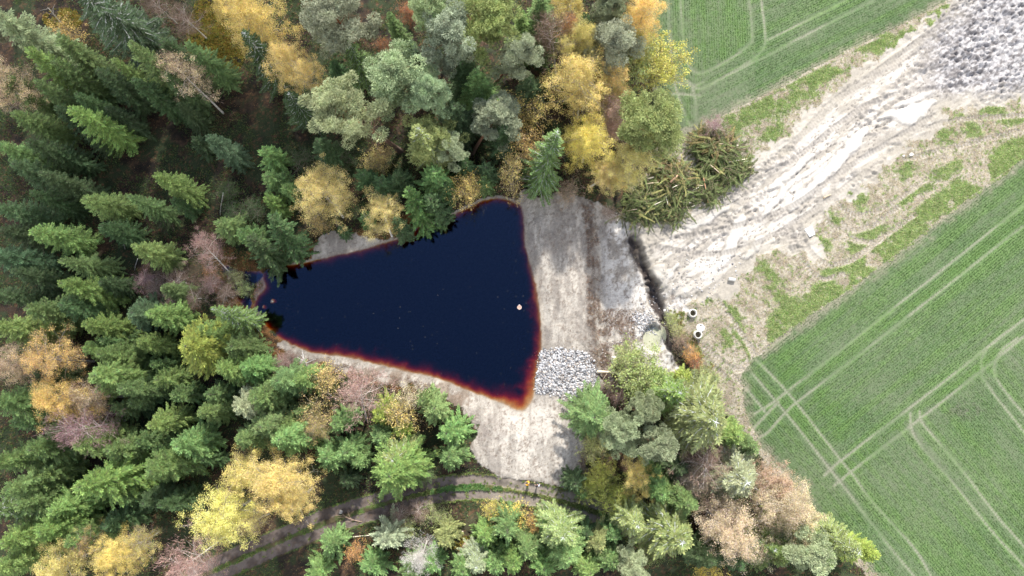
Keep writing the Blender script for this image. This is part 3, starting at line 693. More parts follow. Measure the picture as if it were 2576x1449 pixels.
KIND = { # name, category, group, bark colour, branch colour, foliage material
 'S':('spruce_tree','spruce','spruces of the forest',(.12,.10,.085),(.13,.12,.10)),
 'L':('spruce_tree','spruce','spruces with pale lichen on their branches',(.24,.23,.21),(.50,.53,.50)),
 'Y':('young_spruce','young spruce','young spruces',(.13,.11,.09),(.16,.15,.12)),
 'P':('pine_tree','pine','tall pines',(.21,.135,.095),(.24,.19,.15)),
 'B':('birch_tree','birch','birches in autumn leaf',None,(.36,.33,.29)),
 'T':('birch_tree','birch','birches losing their leaves',None,(.42,.38,.34)),
 'D':('bare_birch','bare birch','leafless birches',None,(.55,.48,.44)),
 'W':('willow_bush','bush','leafy bushes',(.16,.14,.11),(.2,.17,.13)),
 'K':('sapling','sapling','small broadleaf saplings',(.18,.15,.12),(.22,.19,.15)),
}
COLR = dict(
 green=(.140,.218,.072), dark=(.070,.115,.048), blue=(.105,.175,.092), bright=(.188,.282,.080), lime=(.275,.345,.070), pale=(.340,.400,.225),
 soft=(.160,.265,.088), softdark=(.088,.155,.062), grey=(.25,.28,.18), greygreen=(.290,.345,.215), olive=(.275,.325,.120),
 yellow=(.66,.59,.22), gold=(.70,.56,.21), orange=(.68,.40,.14), ochre=(.58,.49,.20), tan=(.66,.56,.38), rust=(.42,.20,.10), pink=(.55,.41,.32), yellowgreen=(.52,.54,.14), lemon=(.78,.66,.18), willow=(.40,.47,.19), brown=(.34,.26,.18), purple=(.36,.25,.23))
def soften(c, k=.05, m=1.04):
    l = .3*c[0]+.6*c[1]+.1*c[2]
    return tuple(min(.9,(v*(1-k)+l*k)*m) for v in c)
COLR = {k:soften(v) for k,v in COLR.items()}
TREES=[]
def tree(kind, x, y, h, r, col, label=None, base=None, frac=None, yaw=None):
    """x,y: tip (conifers) or crown centre on the survey photograph in 4000-wide units; h,r in metres"""
    i = len(TREES); fr = frac if frac is not None else {'S':.93,'L':.86,'Y':.72,'P':.80,'B':.68,'T':.68,'D':.70,'W':.55,'K':.5}[kind]
    if base: bx,by = S(base[0],base[1],0.0)
    else: bx,by = S(x,y,h*fr)
    tx,ty = S(x,y,h*fr)
    nv = max(k[1] for k in P_ if k[0]==kind)+1
    TREES.append(dict(kind=kind,px=x*.644,py=y*.644,h=h,r=r,col=col,label=label,b=(bx,by),t=(tx,ty),fr=fr,var=(BIG[kind][i%2] if kind in BIG and r>=3 else (i*7+3)%(BIG[kind][0] if kind in BIG else nv))))
T = tree
# --- top left
T('S',20,85,18,4.2,'pale','large spruce with pale bare twigs in the upper left corner',frac=.85)
T('P',-75,75,17,3.2,'grey','orange-trunked pine cut by the left edge near the top',base=(62,165))
T('L',430,10,20,5.0,'blue','huge spruce hung with blue-grey lichen at the top edge',frac=.72)
for a in [('S',120,215,16,3.2,'bright'),('S',150,330,14,3.0,'green'),('S',295,420,15.5,3.3,'bright'),('S',471,250,13,2.4,'bright'),('S',535,205,17,3.4,'green'),
 ('S',630,178,14,2.8,'dark'),('S',752,180,14,3.0,'soft'),('S',385,292,14,2.6,'dark'),('S',95,535,14,2.8,'dark'),('S',0,572,14,3.0,'soft'),('S',31,655,14,3.0,'softdark'),
 ('S',815,540,12,2.8,'blue'),('S',616,690,13,2.8,'bright'),('S',318,748,13,3.0,'bright'),('S',512,772,12,2.6,'green'),('S',295,360,12,2.4,'softdark'),('S',240,180,14,3.0,'green'),('S',-20,300,15,3.2,'green'),('S',200,420,12,2.6,'dark'),('S',60,440,13,3.0,'green'),
 ('S',5,812,13,3.0,'softdark'),('S',138,900,13,2.9,'bright'),('S',255,1010,12,2.9,'green'),('S',272,1120,12.5,3.3,'bright'),('S',535,968,11,2.7,'bright'),('S',-30,992,14,3.6,'blue'),
 ('S',-10,1152,13,2.8,'softdark'),('S',8,1285,13.5,3.3,'bright'),('S',135,1205,12,2.8,'green'),('S',238,1188,12,2.6,'softdark'),('S',345,1272,11,2.6,'bright'),('S',500,1205,10,2.6,'blue'),
 ('S',606,1232,11,2.8,'bright'),('S',335,1366,10,2.4,'green'),('S',395,1388,12,2.6,'green'),('S',540,1352,10,2.4,'bright'),('S',712,1345,14,4.3,'lime'),('S',790,1300,11,3.0,'bright'),('S',858,1450,11,3.0,'bright'),
 ('L',850,1215,13,2.4,'bright',None,(1003,1268)),('S',362,1482,13,3.4,'bright'),('S',5,1592,13,3.2,'soft'),('S',592,1655,11,2.6,'bright'),('S',790,1620,10,2.4,'green'),('S',915,1590,11,3.0,'pale'),
 ('S',300,1745,13,3.4,'bright'),('S',345,1895,15,4.2,'bright'),('S',600,1822,12,3.2,'green'),('S',440,1760,11,2.6,'green'),('S',36,1915,13,3.2,'green'),('S',-10,1800,12,3.0,'green'),('S',22,2110,13,3.2,'bright'),('L',-30,2010,13,3.0,'green'),
 ('S',-10,2215,13,3.4,'bright'),('S',210,2010,11,3.4,'bright'),('S',150,2080,12,3.0,'bright'),('S',700,1740,11,2.8,'soft'),('S',150,1480,11,2.6,'dark'),('S',420,2060,9,2.8,'dark'),('S',560,1960,9,2.4,'dark'),('S',120,1760,11,3,'green'),
 ('S',190,700,12,2.6,'dark'),('S',110,760,12,2.6,'dark'),('S',30,900,12,2.6,'dark'),('S',230,600,9,2.2,'dark'),('S',430,430,10,2.6,'dark'),('S',330,510,9,2.2,'dark'),('S',215,250,14,3.0,'green'),('S',560,330,13,3,'softdark'),('S',660,300,12,2.6,'softdark'),('S',700,420,9,2,'dark'),
 ('Y',770,560,6,1.8,'dark'),('Y',700,790,7,2.0,'softdark'),('S',1090,1500,11,3.0,'soft'),('S',1160,1480,9,2.6,'bright'),('S',1000,1560,12,3.4,'green'),('S',1010,1700,12,3.6,'green'),('S',1100,1715,11,3.4,'soft'),('S',935,1715,11,2.8,'green'),('S',900,1350,9,2.6,'green'),('S',960,1440,9,2.6,'soft'),
 ('S',640,1990,10,2.4,'dark'),('S',90,1990,12,3,'green'),('S',260,2120,10,2.8,'soft'),('S',170,1600,12,2.4,'softdark'),('S',480,1530,11,2.4,'green'),('S',60,1080,12,2.6,'dark'),('S',400,880,10,2.4,'softdark'),('S',380,1100,9,2.2,'dark'),('S',640,1130,8,2.0,'green')]: T(*a)
for x,y,h,r,c in [(480,1600,8,2.2,'green'),(650,1480,8,2.4,'bright'),(700,1545,8,2.2,'soft'),(560,1725,8,2.2,'green'),(480,1950,8,2.4,'soft'),(200,1850,9,2.6,'bright'),(250,1660,8,2.4,'bright'),(110,1650,9,2.6,'soft'),(770,1730,7,2.0,'softdark'),(820,1800,6,1.8,'softdark'),(1180,1600,7,2.0,'soft'),(1130,1640,8,2.4,'bright'),(850,1550,8,2.2,'green'),(430,1330,8,2.2,'soft'),(620,1425,7,2.0,'green'),(460,1430,8,2.2,'bright'),(80,1385,9,2.4,'green'),(330,1590,8,2.2,'softdark'),(90,2150,9,2.6,'bright'),(540,1560,7,2.0,'soft')]: T('Y',x,y,h,r,c)
# --- young conifers round the pond
for a in [('Y',1050,600,8,2.4,'soft'),('Y',1075,700,8,2.6,'soft'),('Y',1120,740,7,2.0,'soft'),('Y',1290,600,7,2.4,'softdark'),('Y',1060,800,7,2.1,'bright'),('Y',1085,880,11,3.0,'softdark',None,(1168,1000)),('Y',880,880,8,2.8,'soft'),('Y',960,915,8,2.4,'soft'),('Y',1000,950,10,2.8,'softdark',None,(1090,1035)),
 ('Y',1425,850,5,1.6,'soft'),('Y',1555,868,7,1.8,'softdark',None,(1590,925)),('Y',1612,772,11,2.8,'soft',None,(1668,866)),('Y',1690,792,10,2.4,'softdark',None,(1735,858)),('Y',1740,730,7,2.4,'softdark'),('Y',1815,640,8,2.4,'softdark'),('Y',1895,715,6,1.8,'soft'),('Y',1500,720,7,2.6,'softdark'),('Y',1430,680,7,2.4,'softdark'),('Y',1560,690,7,2.2,'softdark'),
 ('Y',1330,1650,8,2.4,'soft'),('Y',1355,1760,8,2.8,'soft'),('Y',1280,1790,8,2.8,'green'),('Y',1400,1800,7,2.0,'soft'),('Y',1490,1610,8,2.6,'lime'),('Y',1565,1690,6,1.8,'lime'),('Y',1480,1710,7,2.2,'soft'),('Y',1690,1600,9,3.2,'soft'),('Y',1765,1690,9,2.8,'soft'),('Y',1755,1790,9,2.6,'soft'),('Y',1660,1560,7,2.0,'soft'),
 ('Y',1290,2140,7,2.6,'soft'),('Y',1240,2230,7,2.4,'soft'),('Y',1520,2110,8,3.0,'greygreen'),('Y',1740,2090,7,2.4,'olive'),('Y',1450,2225,7,2.6,'soft'),('Y',1610,2240,7,2.4,'soft'),('Y',1980,2050,9,3.0,'soft'),('Y',1930,2200,8,2.4,'soft'),('Y',2060,2130,8,2.8,'soft'),('Y',1350,1870,5,1.8,'dark'),('Y',2240,1880,6,2.1,'softdark'),('Y',2275,1935,4,1.2,'soft'),
 ('Y',2340,2110,7,2.4,'olive'),('Y',1330,900,4,1.3,'softdark'),('Y',1900,660,7,2.2,'softdark')]: T(*a)
# --- middle and top conifers
T('L',985,165,17,3.4,'dark','dark lichened spruce left of the tall yellow birch',frac=.85)
T('L',1130,380,13,2.6,'dark')
T('L',1365,175,14,2.6,'soft','bright-tipped spruce with a pale lichened middle above the big round pines',frac=.9)
T('L',1650,520,16,3.4,'olive','pale lichened spruce in front of the big pines',frac=.8)
T('Y',1690,690,10,3.0,'soft','green lower spruce under the pale lichened one',frac=.6)
T('S',1775,420,14,3.0,'dark'); T('S',1865,300,13,3.0,'soft'); T('S',1790,240,12,3.0,'softdark'); T('S',1630,210,12,2.8,'dark'); T('S',1540,60,13,2.6,'green'); T('S',1250,560,10,2.8,'dark'); T('S',1300,250,10,3.0,'softdark')
T('S',2130,25,15,3.4,'green'); T('S',2060,60,14,2.6,'bright'); T('S',2300,60,14,3.0,'dark'); T('S',1975,480,12,3.2,'dark'); T('S',2080,310,12,3.0,'dark'); T('S',2350,310,10,2.4,'dark')
T('L',2175,525,15,3.3,'soft','grey-stemmed spruce on the bank above the dam',base=(2095,742),frac=.9)
T('P',1310,80,19,5.4,'greygreen','broad pine with an orange stem at the top edge',base=(1440,250))
T('P',1330,410,18,5.4,'pale','wide round pine with a long bare orange trunk',base=(1565,590))
T('P',1560,320,18,5.4,'pale','widest pine of the pair left of the lone crooked pine'); T('P',1690,370,17,3.6,'greygreen','grey-green pine tucked behind the widest pine')
T('P',1745,150,19,4.8,'greygreen','tall pine with trunk showing below its crown at top centre',base=(1790,335)); T('P',1700,20,19,3.2,'pale'); T('P',1900,80,19,5.0,'olive','leafy pine with orange stem at the top edge, right of centre',base=(1835,260))
T('P',2030,210,18,3.4,'greygreen','pine with a leaning red trunk running down to the left',base=(1915,352)); T('P',1935,450,14,4.3,'greygreen','lone crooked pine with red trunk and bare limbs',base=(1845,600))
T('P',1700,520,13,4.2,'olive','low spreading pine behind the pale lichened spruce'); T('P',1740,580,12,2.8,'greygreen')
T('D',2190,165,15,2.6,'brown','pale leafless crown between pine and yellow birch at upper centre')
T('P',2400,160,17,4.6,'greygreen','grey pine with orange trunk beside the golden edge birch',base=(2300,205)); T('P',2530,480,17,5.2,'olive','broad olive pine beside the corner of the upper field',base=(2425,545))
T('P',2370,20,16,3,'grey')
# --- birches
B_=[('T',50,340,15,3.4,'tan','tan half-bare birch at the left edge near the top',None),('T',730,300,14,2.6,'tan','small tan birch with long thin white trunk amid dark spruces',(872,442)),
 ('B',1005,90,17,4.4,'gold','big golden birch at the top edge left of centre',None),('B',925,20,15,3,'gold',None,None),('B',1165,270,16,3.6,'ochre','tall yellow birch left of the round pines',None),
 ('B',1265,755,11,4.0,'ochre','round ochre birch with leaning white trunk above the north bank',(1340,848)),('K',1475,640,5,1.8,'ochre','thin yellow sapling in the dark gap below the pines',None),('K',1490,600,4,1.3,'ochre',None,None),
 ('B',1485,835,9,2.6,'yellow','small yellow birch standing on the north bank of the pond',(1530,922)),('K',1810,735,6,2.0,'gold','bright golden sapling by the north tip of the pond',None),('K',1830,760,5,1.6,'gold',None,None),('K',1996,690,10,1.6,'ochre',None,(2003,779)),('K',1245,860,5,1.6,'ochre',None,None),
 ('T',210,1395,12,3.4,'gold','leaning orange-yellow birch with long white trunk at the left edge',(370,1412)),('T',15,1430,13,3.0,'tan','tan birch cut by the left edge beside the leaning white-trunked one',None),
 ('D',768,890,10,2.2,'pink','pinkish bare birch with curved white trunk over the stream',(915,1090)),('B',240,1565,13,3.6,'gold','golden birch with white stem at lower left',(440,1615)),('T',360,1560,11,2.4,'tan',None,None),('D',330,1675,13,3.4,'purple','mauve leafless birch with shining white trunk beside the golden one',(490,1640)),
 ('B',870,2010,14,4.0,'yellow','pale yellow half of the big twin birch above the track',None),('B',1085,1885,14,4.0,'gold','golden half of the big twin birch above the track',None),('B',960,1850,12,2.6,'yellow',None,None),('B',1150,1950,12,2.4,'ochre',None,None),('T',980,2050,10,2.0,'ochre',None,None),
 ('D',745,2190,12,3.0,'pink','bare grey-pink birch with fan of white limbs beside the track',(900,2075)),('B',255,2200,12,2.8,'yellow','yellow birch at the bottom edge, far left',None),('B',450,2190,12,3.0,'gold','golden birch at the bottom edge, left',None),('T',530,2120,9,2.2,'ochre',None,None),('T',350,2110,9,2.0,'ochre',None,None),
 ('D',1425,1530,11,3.0,'pink','rosy leafless birch with radiating white limbs south of the pond',(1432,1640)),('K',1240,1610,6,2.2,'ochre','round ochre sapling south-west of the pond',None),('K',1265,1500,6,2.0,'ochre',None,None),('K',1575,1610,7,1.9,'gold','golden sapling between two young spruces south of the pond',None),('K',1590,1550,6,1.5,'tan',None,None),('T',1230,1680,7,1.8,'ochre',None,None),
 ('B',2210,30,14,2.6,'ochre',None,None),('B',2515,70,16,3.2,'gold','golden birch at the top edge beside the field',None),('B',2505,190,13,2.0,'yellow',None,None),('B',2255,205,15,3.2,'yellow','yellow birch right of the bare pale crown',None),('T',2230,130,13,2,'orange',None,None),
 ('B',2285,355,16,4.6,'gold','largest golden birch left of the field corner',None),('B',2395,345,13,2.6,'gold',None,None),('B',2300,560,13,3.7,'lemon','brightest lemon-yellow birch above the dam',None),('T',2385,455,12,2.2,'pink','pinkish thin birch between lemon birch and olive pine',None),('T',2395,520,10,2,'pink',None,None),
 ('B',2460,640,13,3.4,'ochre','ochre birch with white trunk leaning over the dam head',(2306,728)),('B',2400,690,9,2.4,'ochre',None,None),('K',2065,450,9,2.4,'gold','thin orange sapling in the dark gap right of the crooked pine',None),('K',2050,560,8,2.2,'gold',None,None),('K',2090,610,7,2,'ochre',None,None),('K',2220,745,4,1.5,'brown',None,None),
 ('W',2580,265,9,3.0,'yellowgreen','yellow-green broadleaf tree at the edge of the upper field',None),('W',2465,245,9,3.0,'willow','willow-green broadleaf tree left of the yellow-green one',None),('W',2420,420,8,2.4,'willow',None,None),
 ('B',2470,1830,9,2.2,'yellow','small yellow birch under the grey-green pine at lower right',(2510,1910)),('D',2740,1830,11,3.4,'brown','bare brown birch with white horizontal limbs at lower right',None),('T',2690,1870,8,2.4,'tan',None,None),
 ('B',2870,2060,13,4.2,'tan','tan birch behind the silvery spruce, lower right',None),('B',3050,1960,14,3.8,'tan','peach-coloured birch at the field edge',None),('B',3110,2000,13,2.6,'tan',None,None),('B',3020,1880,11,2.4,'pink',None,None),('T',2960,2120,11,2.4,'tan',None,None),('D',2830,2010,10,2.4,'brown',None,None),
 ('K',280,145,5,1.8,'gold','orange-leaved sapling on the dark floor at upper left',None),('D',740,80,8,2.2,'brown','grey leafless birch in the dark gap at upper left',None),('D',620,20,8,2.0,'brown',None,None),
 ('K',1590,60,5,1.2,'rust','rust-leaved sapling in the dark gap at the top edge',None),('K',1610,40,4,1.0,'orange',None,None),('K',1500,190,4,1.0,'rust',None,None),
 ('K',1395,2155,3.5,1.1,'orange','orange-red sapling below the wheel track',None),('K',2095,2030,3,1.3,'orange','orange bush below the track beside the yellow bushes',None),('K',1935,1990,3.5,1.4,'lemon','yellow-green bush just below the lower wheel rut',None),('K',2010,2010,3.5,1.4,'lemon',None,None),('K',2540,2130,5,1.6,'olive',None,None),('K',2760,2225,5,1.8,'lemon','small yellow bush at the bottom edge, lower right',None)]
for k,x,y,h,r,c,l,b in B_: T(k,x,y,h,r,c,l,b)
# --- south-east group
T('W',2490,1450,7,3.2,'willow','round pale-green willow beside the log below the ditch',frac=.6); T('W',2450,1400,5,1.8,'willow')
T('L',2770,1630,15,5.8,'olive','huge spruce with silver-streaked branches at the field edge',frac=.8)
T('L',2640,1560,12,3.6,'bright'); T('S',2860,1720,11,3.0,'bright'); T('S',2930,1750,9,2.4,'soft'); T('Y',2580,1480,6,2.2,'bright'); T('Y',2680,1480,5,2.0,'lime')
T('S',2350,1640,13,3.8,'soft','green spruce left of the grey-green pines beside the bank'); T('P',2450,1690,14,3.4,'greygreen','smoky grey pine right of the green spruce on the bank'); T('P',2570,1740,13,3.4,'greygreen','rounded grey-green pine below the huge silver-streaked spruce'); T('P',2520,1610,13,2.6,'greygreen')
T('S',2590,1900,11,3.0,'soft'); T('S',2670,1960,12,3.2,'green'); T('S',2660,1820,9,2.6,'dark'); T('L',2640,2085,14,5.2,'olive','spruce with silver branches radiating beside the track end',frac=.85); T('L',2480,2040,11,3.0,'olive')
T('L',2920,1880,14,4.6,'pale','whitish lichened spruce between bare birch and peach birch',frac=.85); T('L',2190,2090,12,3.6,'olive','pale-limbed spruce near the bottom edge, below the track bushes'); T('L',1860,2200,8,2.8,'pale','silver-leaved young spruce at the bottom edge centre'); T('D',1650,2150,7,2.2,'grey','white dead spruce skeleton at the bottom edge')
T('S',2230,2190,11,2.8,'soft'); T('Y',2130,2010+40,6,2.2,'soft'); T('Y',1900,2100,6,2.4,'bright'); T('Y',2010,2190,8,2.8,'bright'); T('Y',1800,2230,7,2.4,'soft'); T('Y',2400,2090,6,2.2,'soft'); T('Y',1690,2200,6,2.2,'soft'); T('Y',2290,2240,8,2.6,'bright'); T('P',2460,2215,10,2.8,'pale'); T('P',3180,2130,14,4.0,'pale','pale pine beside the lower field edge'); T('S',3060,2180,13,3.2,'bright'); T('S',3230,2180,13,2.8,'bright'); T('L',3330,2150,12,2.8,'olive'); T('S',3400,2190,11,2.4,'lime'); T('S',3130,2060,10,2.2,'lime'); T('L',3000,2160,12,3,'bright')
T('W',2350,1850,5,1.7,'yellowgreen'); T('W',2390,1920,5,2.0,'yellowgreen'); T('W',2330,1760,5,1.8,'willow'); T('W',2310,1900,4,1.6,'yellowgreen'); T('Y',2380,2180,7,2.4,'soft'); T('Y',2290,2080,5,1.8,'softdark'); T('S',2780,2200,11,2.8,'dark'); T('S',2880,2210,11,2.8,'dark'); T('Y',2120,2215,7,2.4,'soft')
T('S',1552,1862,13,5.2,'bright','large spreading spruce overhanging the wheel track',frac=.95); T('L',1545,1800,10,3.4,'olive','ragged spruce behind the large spreading one above the track')
# low brown scrub and bushes
for x,y,h,r,c in [(600,1120,3,1.8,'brown'),(700,1100,3,2.0,'brown'),(760,1160,3,1.8,'brown'),(820,1100,3,1.6,'pink'),(690,1180,3,1.8,'brown'),(560,1090,3,1.6,'purple'),(1110,1420,2.5,1.6,'pink'),(1130,1400,2.5,1.2,'brown'),(2800,505,3,1.6,'purple'),(1560,2010,3,1.5,'brown'),(1640,1990,3,1.5,'brown'),(870,1150,3,1.5,'brown'),(2390,830,2.5,1.3,'brown'),(2420,1560,2,1.2,'pink'),(2380,1520,2,1.2,'brown')]:
    T('D' if c in('brown','purple','pink') else 'K',x,y,h,r,c)
for x,y,h,r,c in [(1000,830,3,1.5,'softdark'),(930,820,3,1.5,'softdark'),(900,760,3,1.4,'green'),(910,1085,2.5,1.2,'willow'),(940,1130,2.5,1.1,'willow'),(640,860,3,1.4,'dark'),(1350,620,4,1.8,'dark'),(1200,640,4,1.7,'dark'),(1660,1860,2.5,1.1,'soft'),(1700,2010,2.5,1.3,'willow'),(1600,2050,2.5,1.3,'willow'),(2640,1290,2,1.0,'willow'),(2670,1330,2,1.1,'brown'),(2690,1380,2,1.0,'orange'),(2720,1420,2,1.1,'rust'),(2745,1450,2,1.1,'willow'),(2780,1480,2,1.2,'willow'),(2625,1250,1.8,.9,'willow')]:
    T('K',x,y,h,r,c)
# ---- instances
for (k,i),pd in list(P_.items()):
    for part,me in pd.items():
        if not hasattr(me,'materials'): continue
        mt = M['birch'] if (part=='trunk' and k in 'BTD') else M['bark'] if part in('trunk','branches') else M['twig'] if part=='twigs' else (M['needle'] if k in 'SLYP' else M['leaf'])
        me.materials.append(mt)
PN = dict(trunk='trunk', crown='crown', branches='branch', twigs='twigs')
ANCH = [('the pink bare birch over the stream',768,890),('the pond\'s narrow west end',1010,1150),('the round ochre birch',1265,755),('the top left corner',0,0),('the big lichen-hung spruce',430,30),('the golden birch at lower left',240,1565),('the bottom left corner',0,2250),
 ('the big twin yellow birch',980,1950),('the rosy bare birch',1425,1530),('the large spreading spruce',1552,1862),('the two people',2080,1880),('the lone crooked pine',1935,450),('the lemon-yellow birch',2300,560),('the tall yellow birch',1165,270),('the small tan white-trunked birch',730,300),
 ('the leaning white-trunked birch',210,1395),('the huge silver-streaked spruce',2770,1630),('the peach-coloured birch',3050,1960),('the brown bare birch',2740,1830),('the pale lichened spruce',1650,540),('the upper field corner',2650,450),('the gravel spillway',2210,1450),('the concrete rings',2710,1270),
 ('the orange sapling',1395,2155),('the silvery spruce by the track end',2620,2085),('the left edge',-20,900),('the bottom edge middle',1650,2240),('the brush heap',2600,760),('the small bank birch',1485,835)]
CN = dict(green='mid-green',dark='dark green',blue='bluish-green',bright='fresh green',lime='lime-green',pale='pale green',soft='soft green',softdark='deep green',grey='grey',greygreen='grey-green',olive='olive',yellow='yellow',gold='golden',orange='orange',ochre='ochre',tan='tan',rust='rust-red',pink='pinkish',yellowgreen='yellow-green',lemon='lemon',willow='willow-green',brown='brown',purple='mauve')
def dirword(dx,dy):
    a = math.degrees(math.atan2(-dy,dx))%360
    return ['right of','above right of','above','above left of','left of','below left of','below','below right of'][int((a+22.5)//45)%8]
buck = {}
for t in TREES:
    if t['label']: continue
    d = [(math.hypot(t['px']-ax*.644,t['py']-ay*.644),nm,ax,ay) for nm,ax,ay in ANCH]
    d.sort(); dist,nm,ax,ay = d[0]; dw = dirword(t['px']-ax*.644, t['py']-ay*.644)
    if dist<14: dw = 'right beside'
    nn = {'S':'spruce','L':'lichened spruce','Y':'young spruce','P':'pine','B':'birch','T':'thin birch','D':'leafless '+('scrub' if t['h']<5 else 'birch'),'W':'bush','K':'sapling' if t['h']>3 else 'low bush'}[t['kind']]
    buck.setdefault((CN[t['col']]+' '+nn,dw,nm),[]).append((dist,t))
ORD = ['nearest one','second nearest','third nearest','fourth nearest','fifth nearest','sixth nearest','seventh nearest','eighth nearest','ninth nearest']
for (a,dw,nm),l in buck.items():
    l.sort(key=lambda q:q[0])
    for i,(dist,t) in enumerate(l):
        t['label'] = f"{a} {dw} {nm}" + ('' if len(l)==1 else f", {ORD[i]}")
lab = [t['label'] for t in TREES]; assert len(set(lab))==len(lab), [l for l in lab if lab.count(l)>1]
def place(t):
    k = t['kind']; pd = P_[k,t['var']]; nm,cat,grp,bark,brc = KIND[k]
    h = t['h']; bx,by = t['b']; zb = float(zat(bx,by)); zb = max(zb, WL-.1)-.05
    tx,ty = t['t']; lean = Vector((tx-bx,ty-by,h*t['fr'])); 
    if lean.xy.length > .55*lean.z: lean = Vector((lean.x,lean.y,lean.xy.length/.55))
    jit = Vector((random.gauss(0,.035),random.gauss(0,.035),0)) if lean.xy.length<.01 else Vector((0,0,0))
    q = (lean.normalized()+jit).to_track_quat('Z','Y') @ Quaternion((0,0,1), random.uniform(0,6.283))
    if nm=='willow_bush' and 'tree' in t['label']: nm='broadleaf_tree'; cat='tree'; grp='green broadleaf trees'
    if k=='K' and ('bush' in t['label']): nm='bush'; cat='bush'; grp='low bushes'
    if k=='D' and h<5: nm='leafless_bush'; cat='bush'; grp='leafless scrub bushes'
    if 'dead spruce' in t['label']: nm='dead_tree'; cat='dead tree'; grp=None
    e = empty(nm,(bx,by,zb)); e.rotation_mode='QUATERNION'; e.rotation_quaternion=q
    rs = t['r']/pd['r']*(.90 if k=='S' and t['px']<1000 and t['py']<760 else 1.04 if k in 'SY' else 1.0); e.scale = (rs*random.uniform(.92,1.08),rs*random.uniform(.92,1.08),h/pd['h'])
    tag(e,t['label'],cat,grp)
    j = random.uniform(.88,1.14); c = [v*j*random.uniform(.94,1.06) for v in COLR[t['col']]]
    for part in ('trunk','branches','crown','twigs'):
        if part not in pd: continue
        if part=='crown' and 'dead spruce' in t['label']: continue
        cc = c
        if part=='trunk': cc = bark or (1,1,1)
        if part=='branches': cc = brc
        if part=='twigs': cc = {'pink':(.40,.26,.23),'purple':(.30,.19,.20),'brown':(.25,.18,.14),'grey':(.5,.48,.45)}.get(t['col'],(.30,.22,.17))
        link(PN[part], pd[part], None, e, cc)
for t in TREES: place(t)
print('trees', len(TREES))
# ---------------- small things ----------------
M['stone'] = tint_mat('stone', rough=.85, amp=.25, scale=4, bump=.02, usecol=False)
M['concrete'] = plain('concrete', (.55,.54,.51), .85, .12, 5)
M['blades'] = foliage_mat('grass_blades', .35, .6, .25)
M['wood'] = tint_mat('wood', rough=.85, amp=.3, scale=6, usecol=True)
M['metal'] = plain('galvanised_steel', (.62,.63,.65), .35, .1, 4, .6)
WHITE=(1,1,1)
def scatter_in(poly, n, g):
    P = np.asarray(poly); lo=P.min(0); hi=P.max(0); out=[]
    c=0
    while c<n:
        q = g.uniform(lo,hi,(n*2,2)); q=q[inside(P,q[:,0],q[:,1])]; out.append(q); c+=len(q)
    return np.concatenate(out)[:n]
def rock(mb, c, s, g, col, n=None):
    bm = bmesh.new(); bmesh.ops.create_icosphere(bm, subdivisions=n or 1, radius=1)
    v = np.array([q.co[:] for q in bm.verts]); t=[[q.index for q in f.verts] for f in bm.faces]; bm.free()
    for _ in range(4 if n else 2):
        d = unit(g.normal(size=3)); k = v@d; v = v - np.outer(np.maximum(0,k-g.uniform(.45,.8)),d)
    a=g.uniform(0,6.28); rot=np.array([[math.cos(a),-math.sin(a),0],[math.sin(a),math.cos(a),0],[0,0,1]])
    v = (v*(1+g.normal(0,.06,(len(v),1)))*np.array(s))@rot.T + np.array(c)
    mb.add(v,None,t,np.array(col,float))
# riprap
g = pr(5)
def riprap(name, polyF, n, r0, r1, label, mul=1.0):
    q = scatter_in(wpoly(polyF), n, g); q = q+g.normal(0,.22,q.shape); mb = MB()
    for x,y in q:
        r = g.uniform(r0,r1)*(1.5 if g.random()<.06 else 1); s = (r*g.uniform(.8,1.3), r*g.uniform(.8,1.2), r*g.uniform(.6,.9))
        k = g.uniform(.18,.55)*mul; tintv = g.choice(3,p=[.6,.2,.2]); col = [(k,k,k*1.03),(k*1.05,k*.93,k*.85),(k*.55,k*.56,k*.6)][tintv]
        rock(mb,(x,y,float(zat(x,y))+r*.25),s,g,col)
    o = link(name, mb.mesh(name), M['stone']); tag(o,label,'stones',None,'stuff'); return o
riprap('riprap_stones', [(1355,885),(1400,880),(1470,886),(1492,905),(1500,935),(1497,985),(1480,1000),(1440,1002),(1395,990),(1350,990),(1346,970),(1356,930)], 3900, .05, .18, 'pale grey cobbles laid as a square spillway at the pond corner')
riprap('loose_stones', [(1588,795),(1612,785),(1640,792),(1652,820),(1650,838),(1620,835),(1600,815)], 420, .07, .15, 'pale loose stones heaped above the silty puddle',1.1)
riprap('scattered_stones', [(1510,880),(1700,640),(1900,640),(1800,745),(1640,900),(1540,1010),(1500,1180),(1490,960)], 520, .04, .13, 'small pale stones strewn over the bare soil below the dam')
# single rocks
for x,y,s,col,lab in [(1003,1238,(.85,1.0,.6),(.25,.21,.19),'big pinkish boulder with mossy top at the narrow end of the pond'),
    (1822,2125,(.75,.55,.4),(.36,.25,.21),'smooth pinkish boulder among scrub near the bottom edge'),
    (2398,1405,(.6,.6,.3),(.46,.42,.37),'pale flat stone on brown soil beside the willow'),
    (3560,605,(.35,.28,.2),(.55,.54,.52),'rounded pale stone on the dry ground right of the clay track'),
    (3530,608,(.2,.2,.15),(.5,.49,.47),'small pale stone just left of the rounded pale stone'),
    (2658,1238,(.38,.5,.12),(.6,.59,.56),'flat whitish stone left of the upper concrete ring'),
    (2600,1212,(.22,.22,.15),(.6,.58,.55),'white stone lying in the dark ditch'),
    (1330,1990+10,(.3,.3,.25),(.45,.44,.42),'grey stone on the verge beside the dark wheel rut')]:
    px,py = S(x,y); mb=MB(); rock(mb,(0,0,0),s,g,col,3)
    o=link('boulder' if s[0]>.7 else 'stone',mb.mesh('boulder',True),M['stone']); z=float(zat(px,py)); o.location=(px,py,max(z,WL-.1)+s[2]*.35); tag(o,lab,'rock')
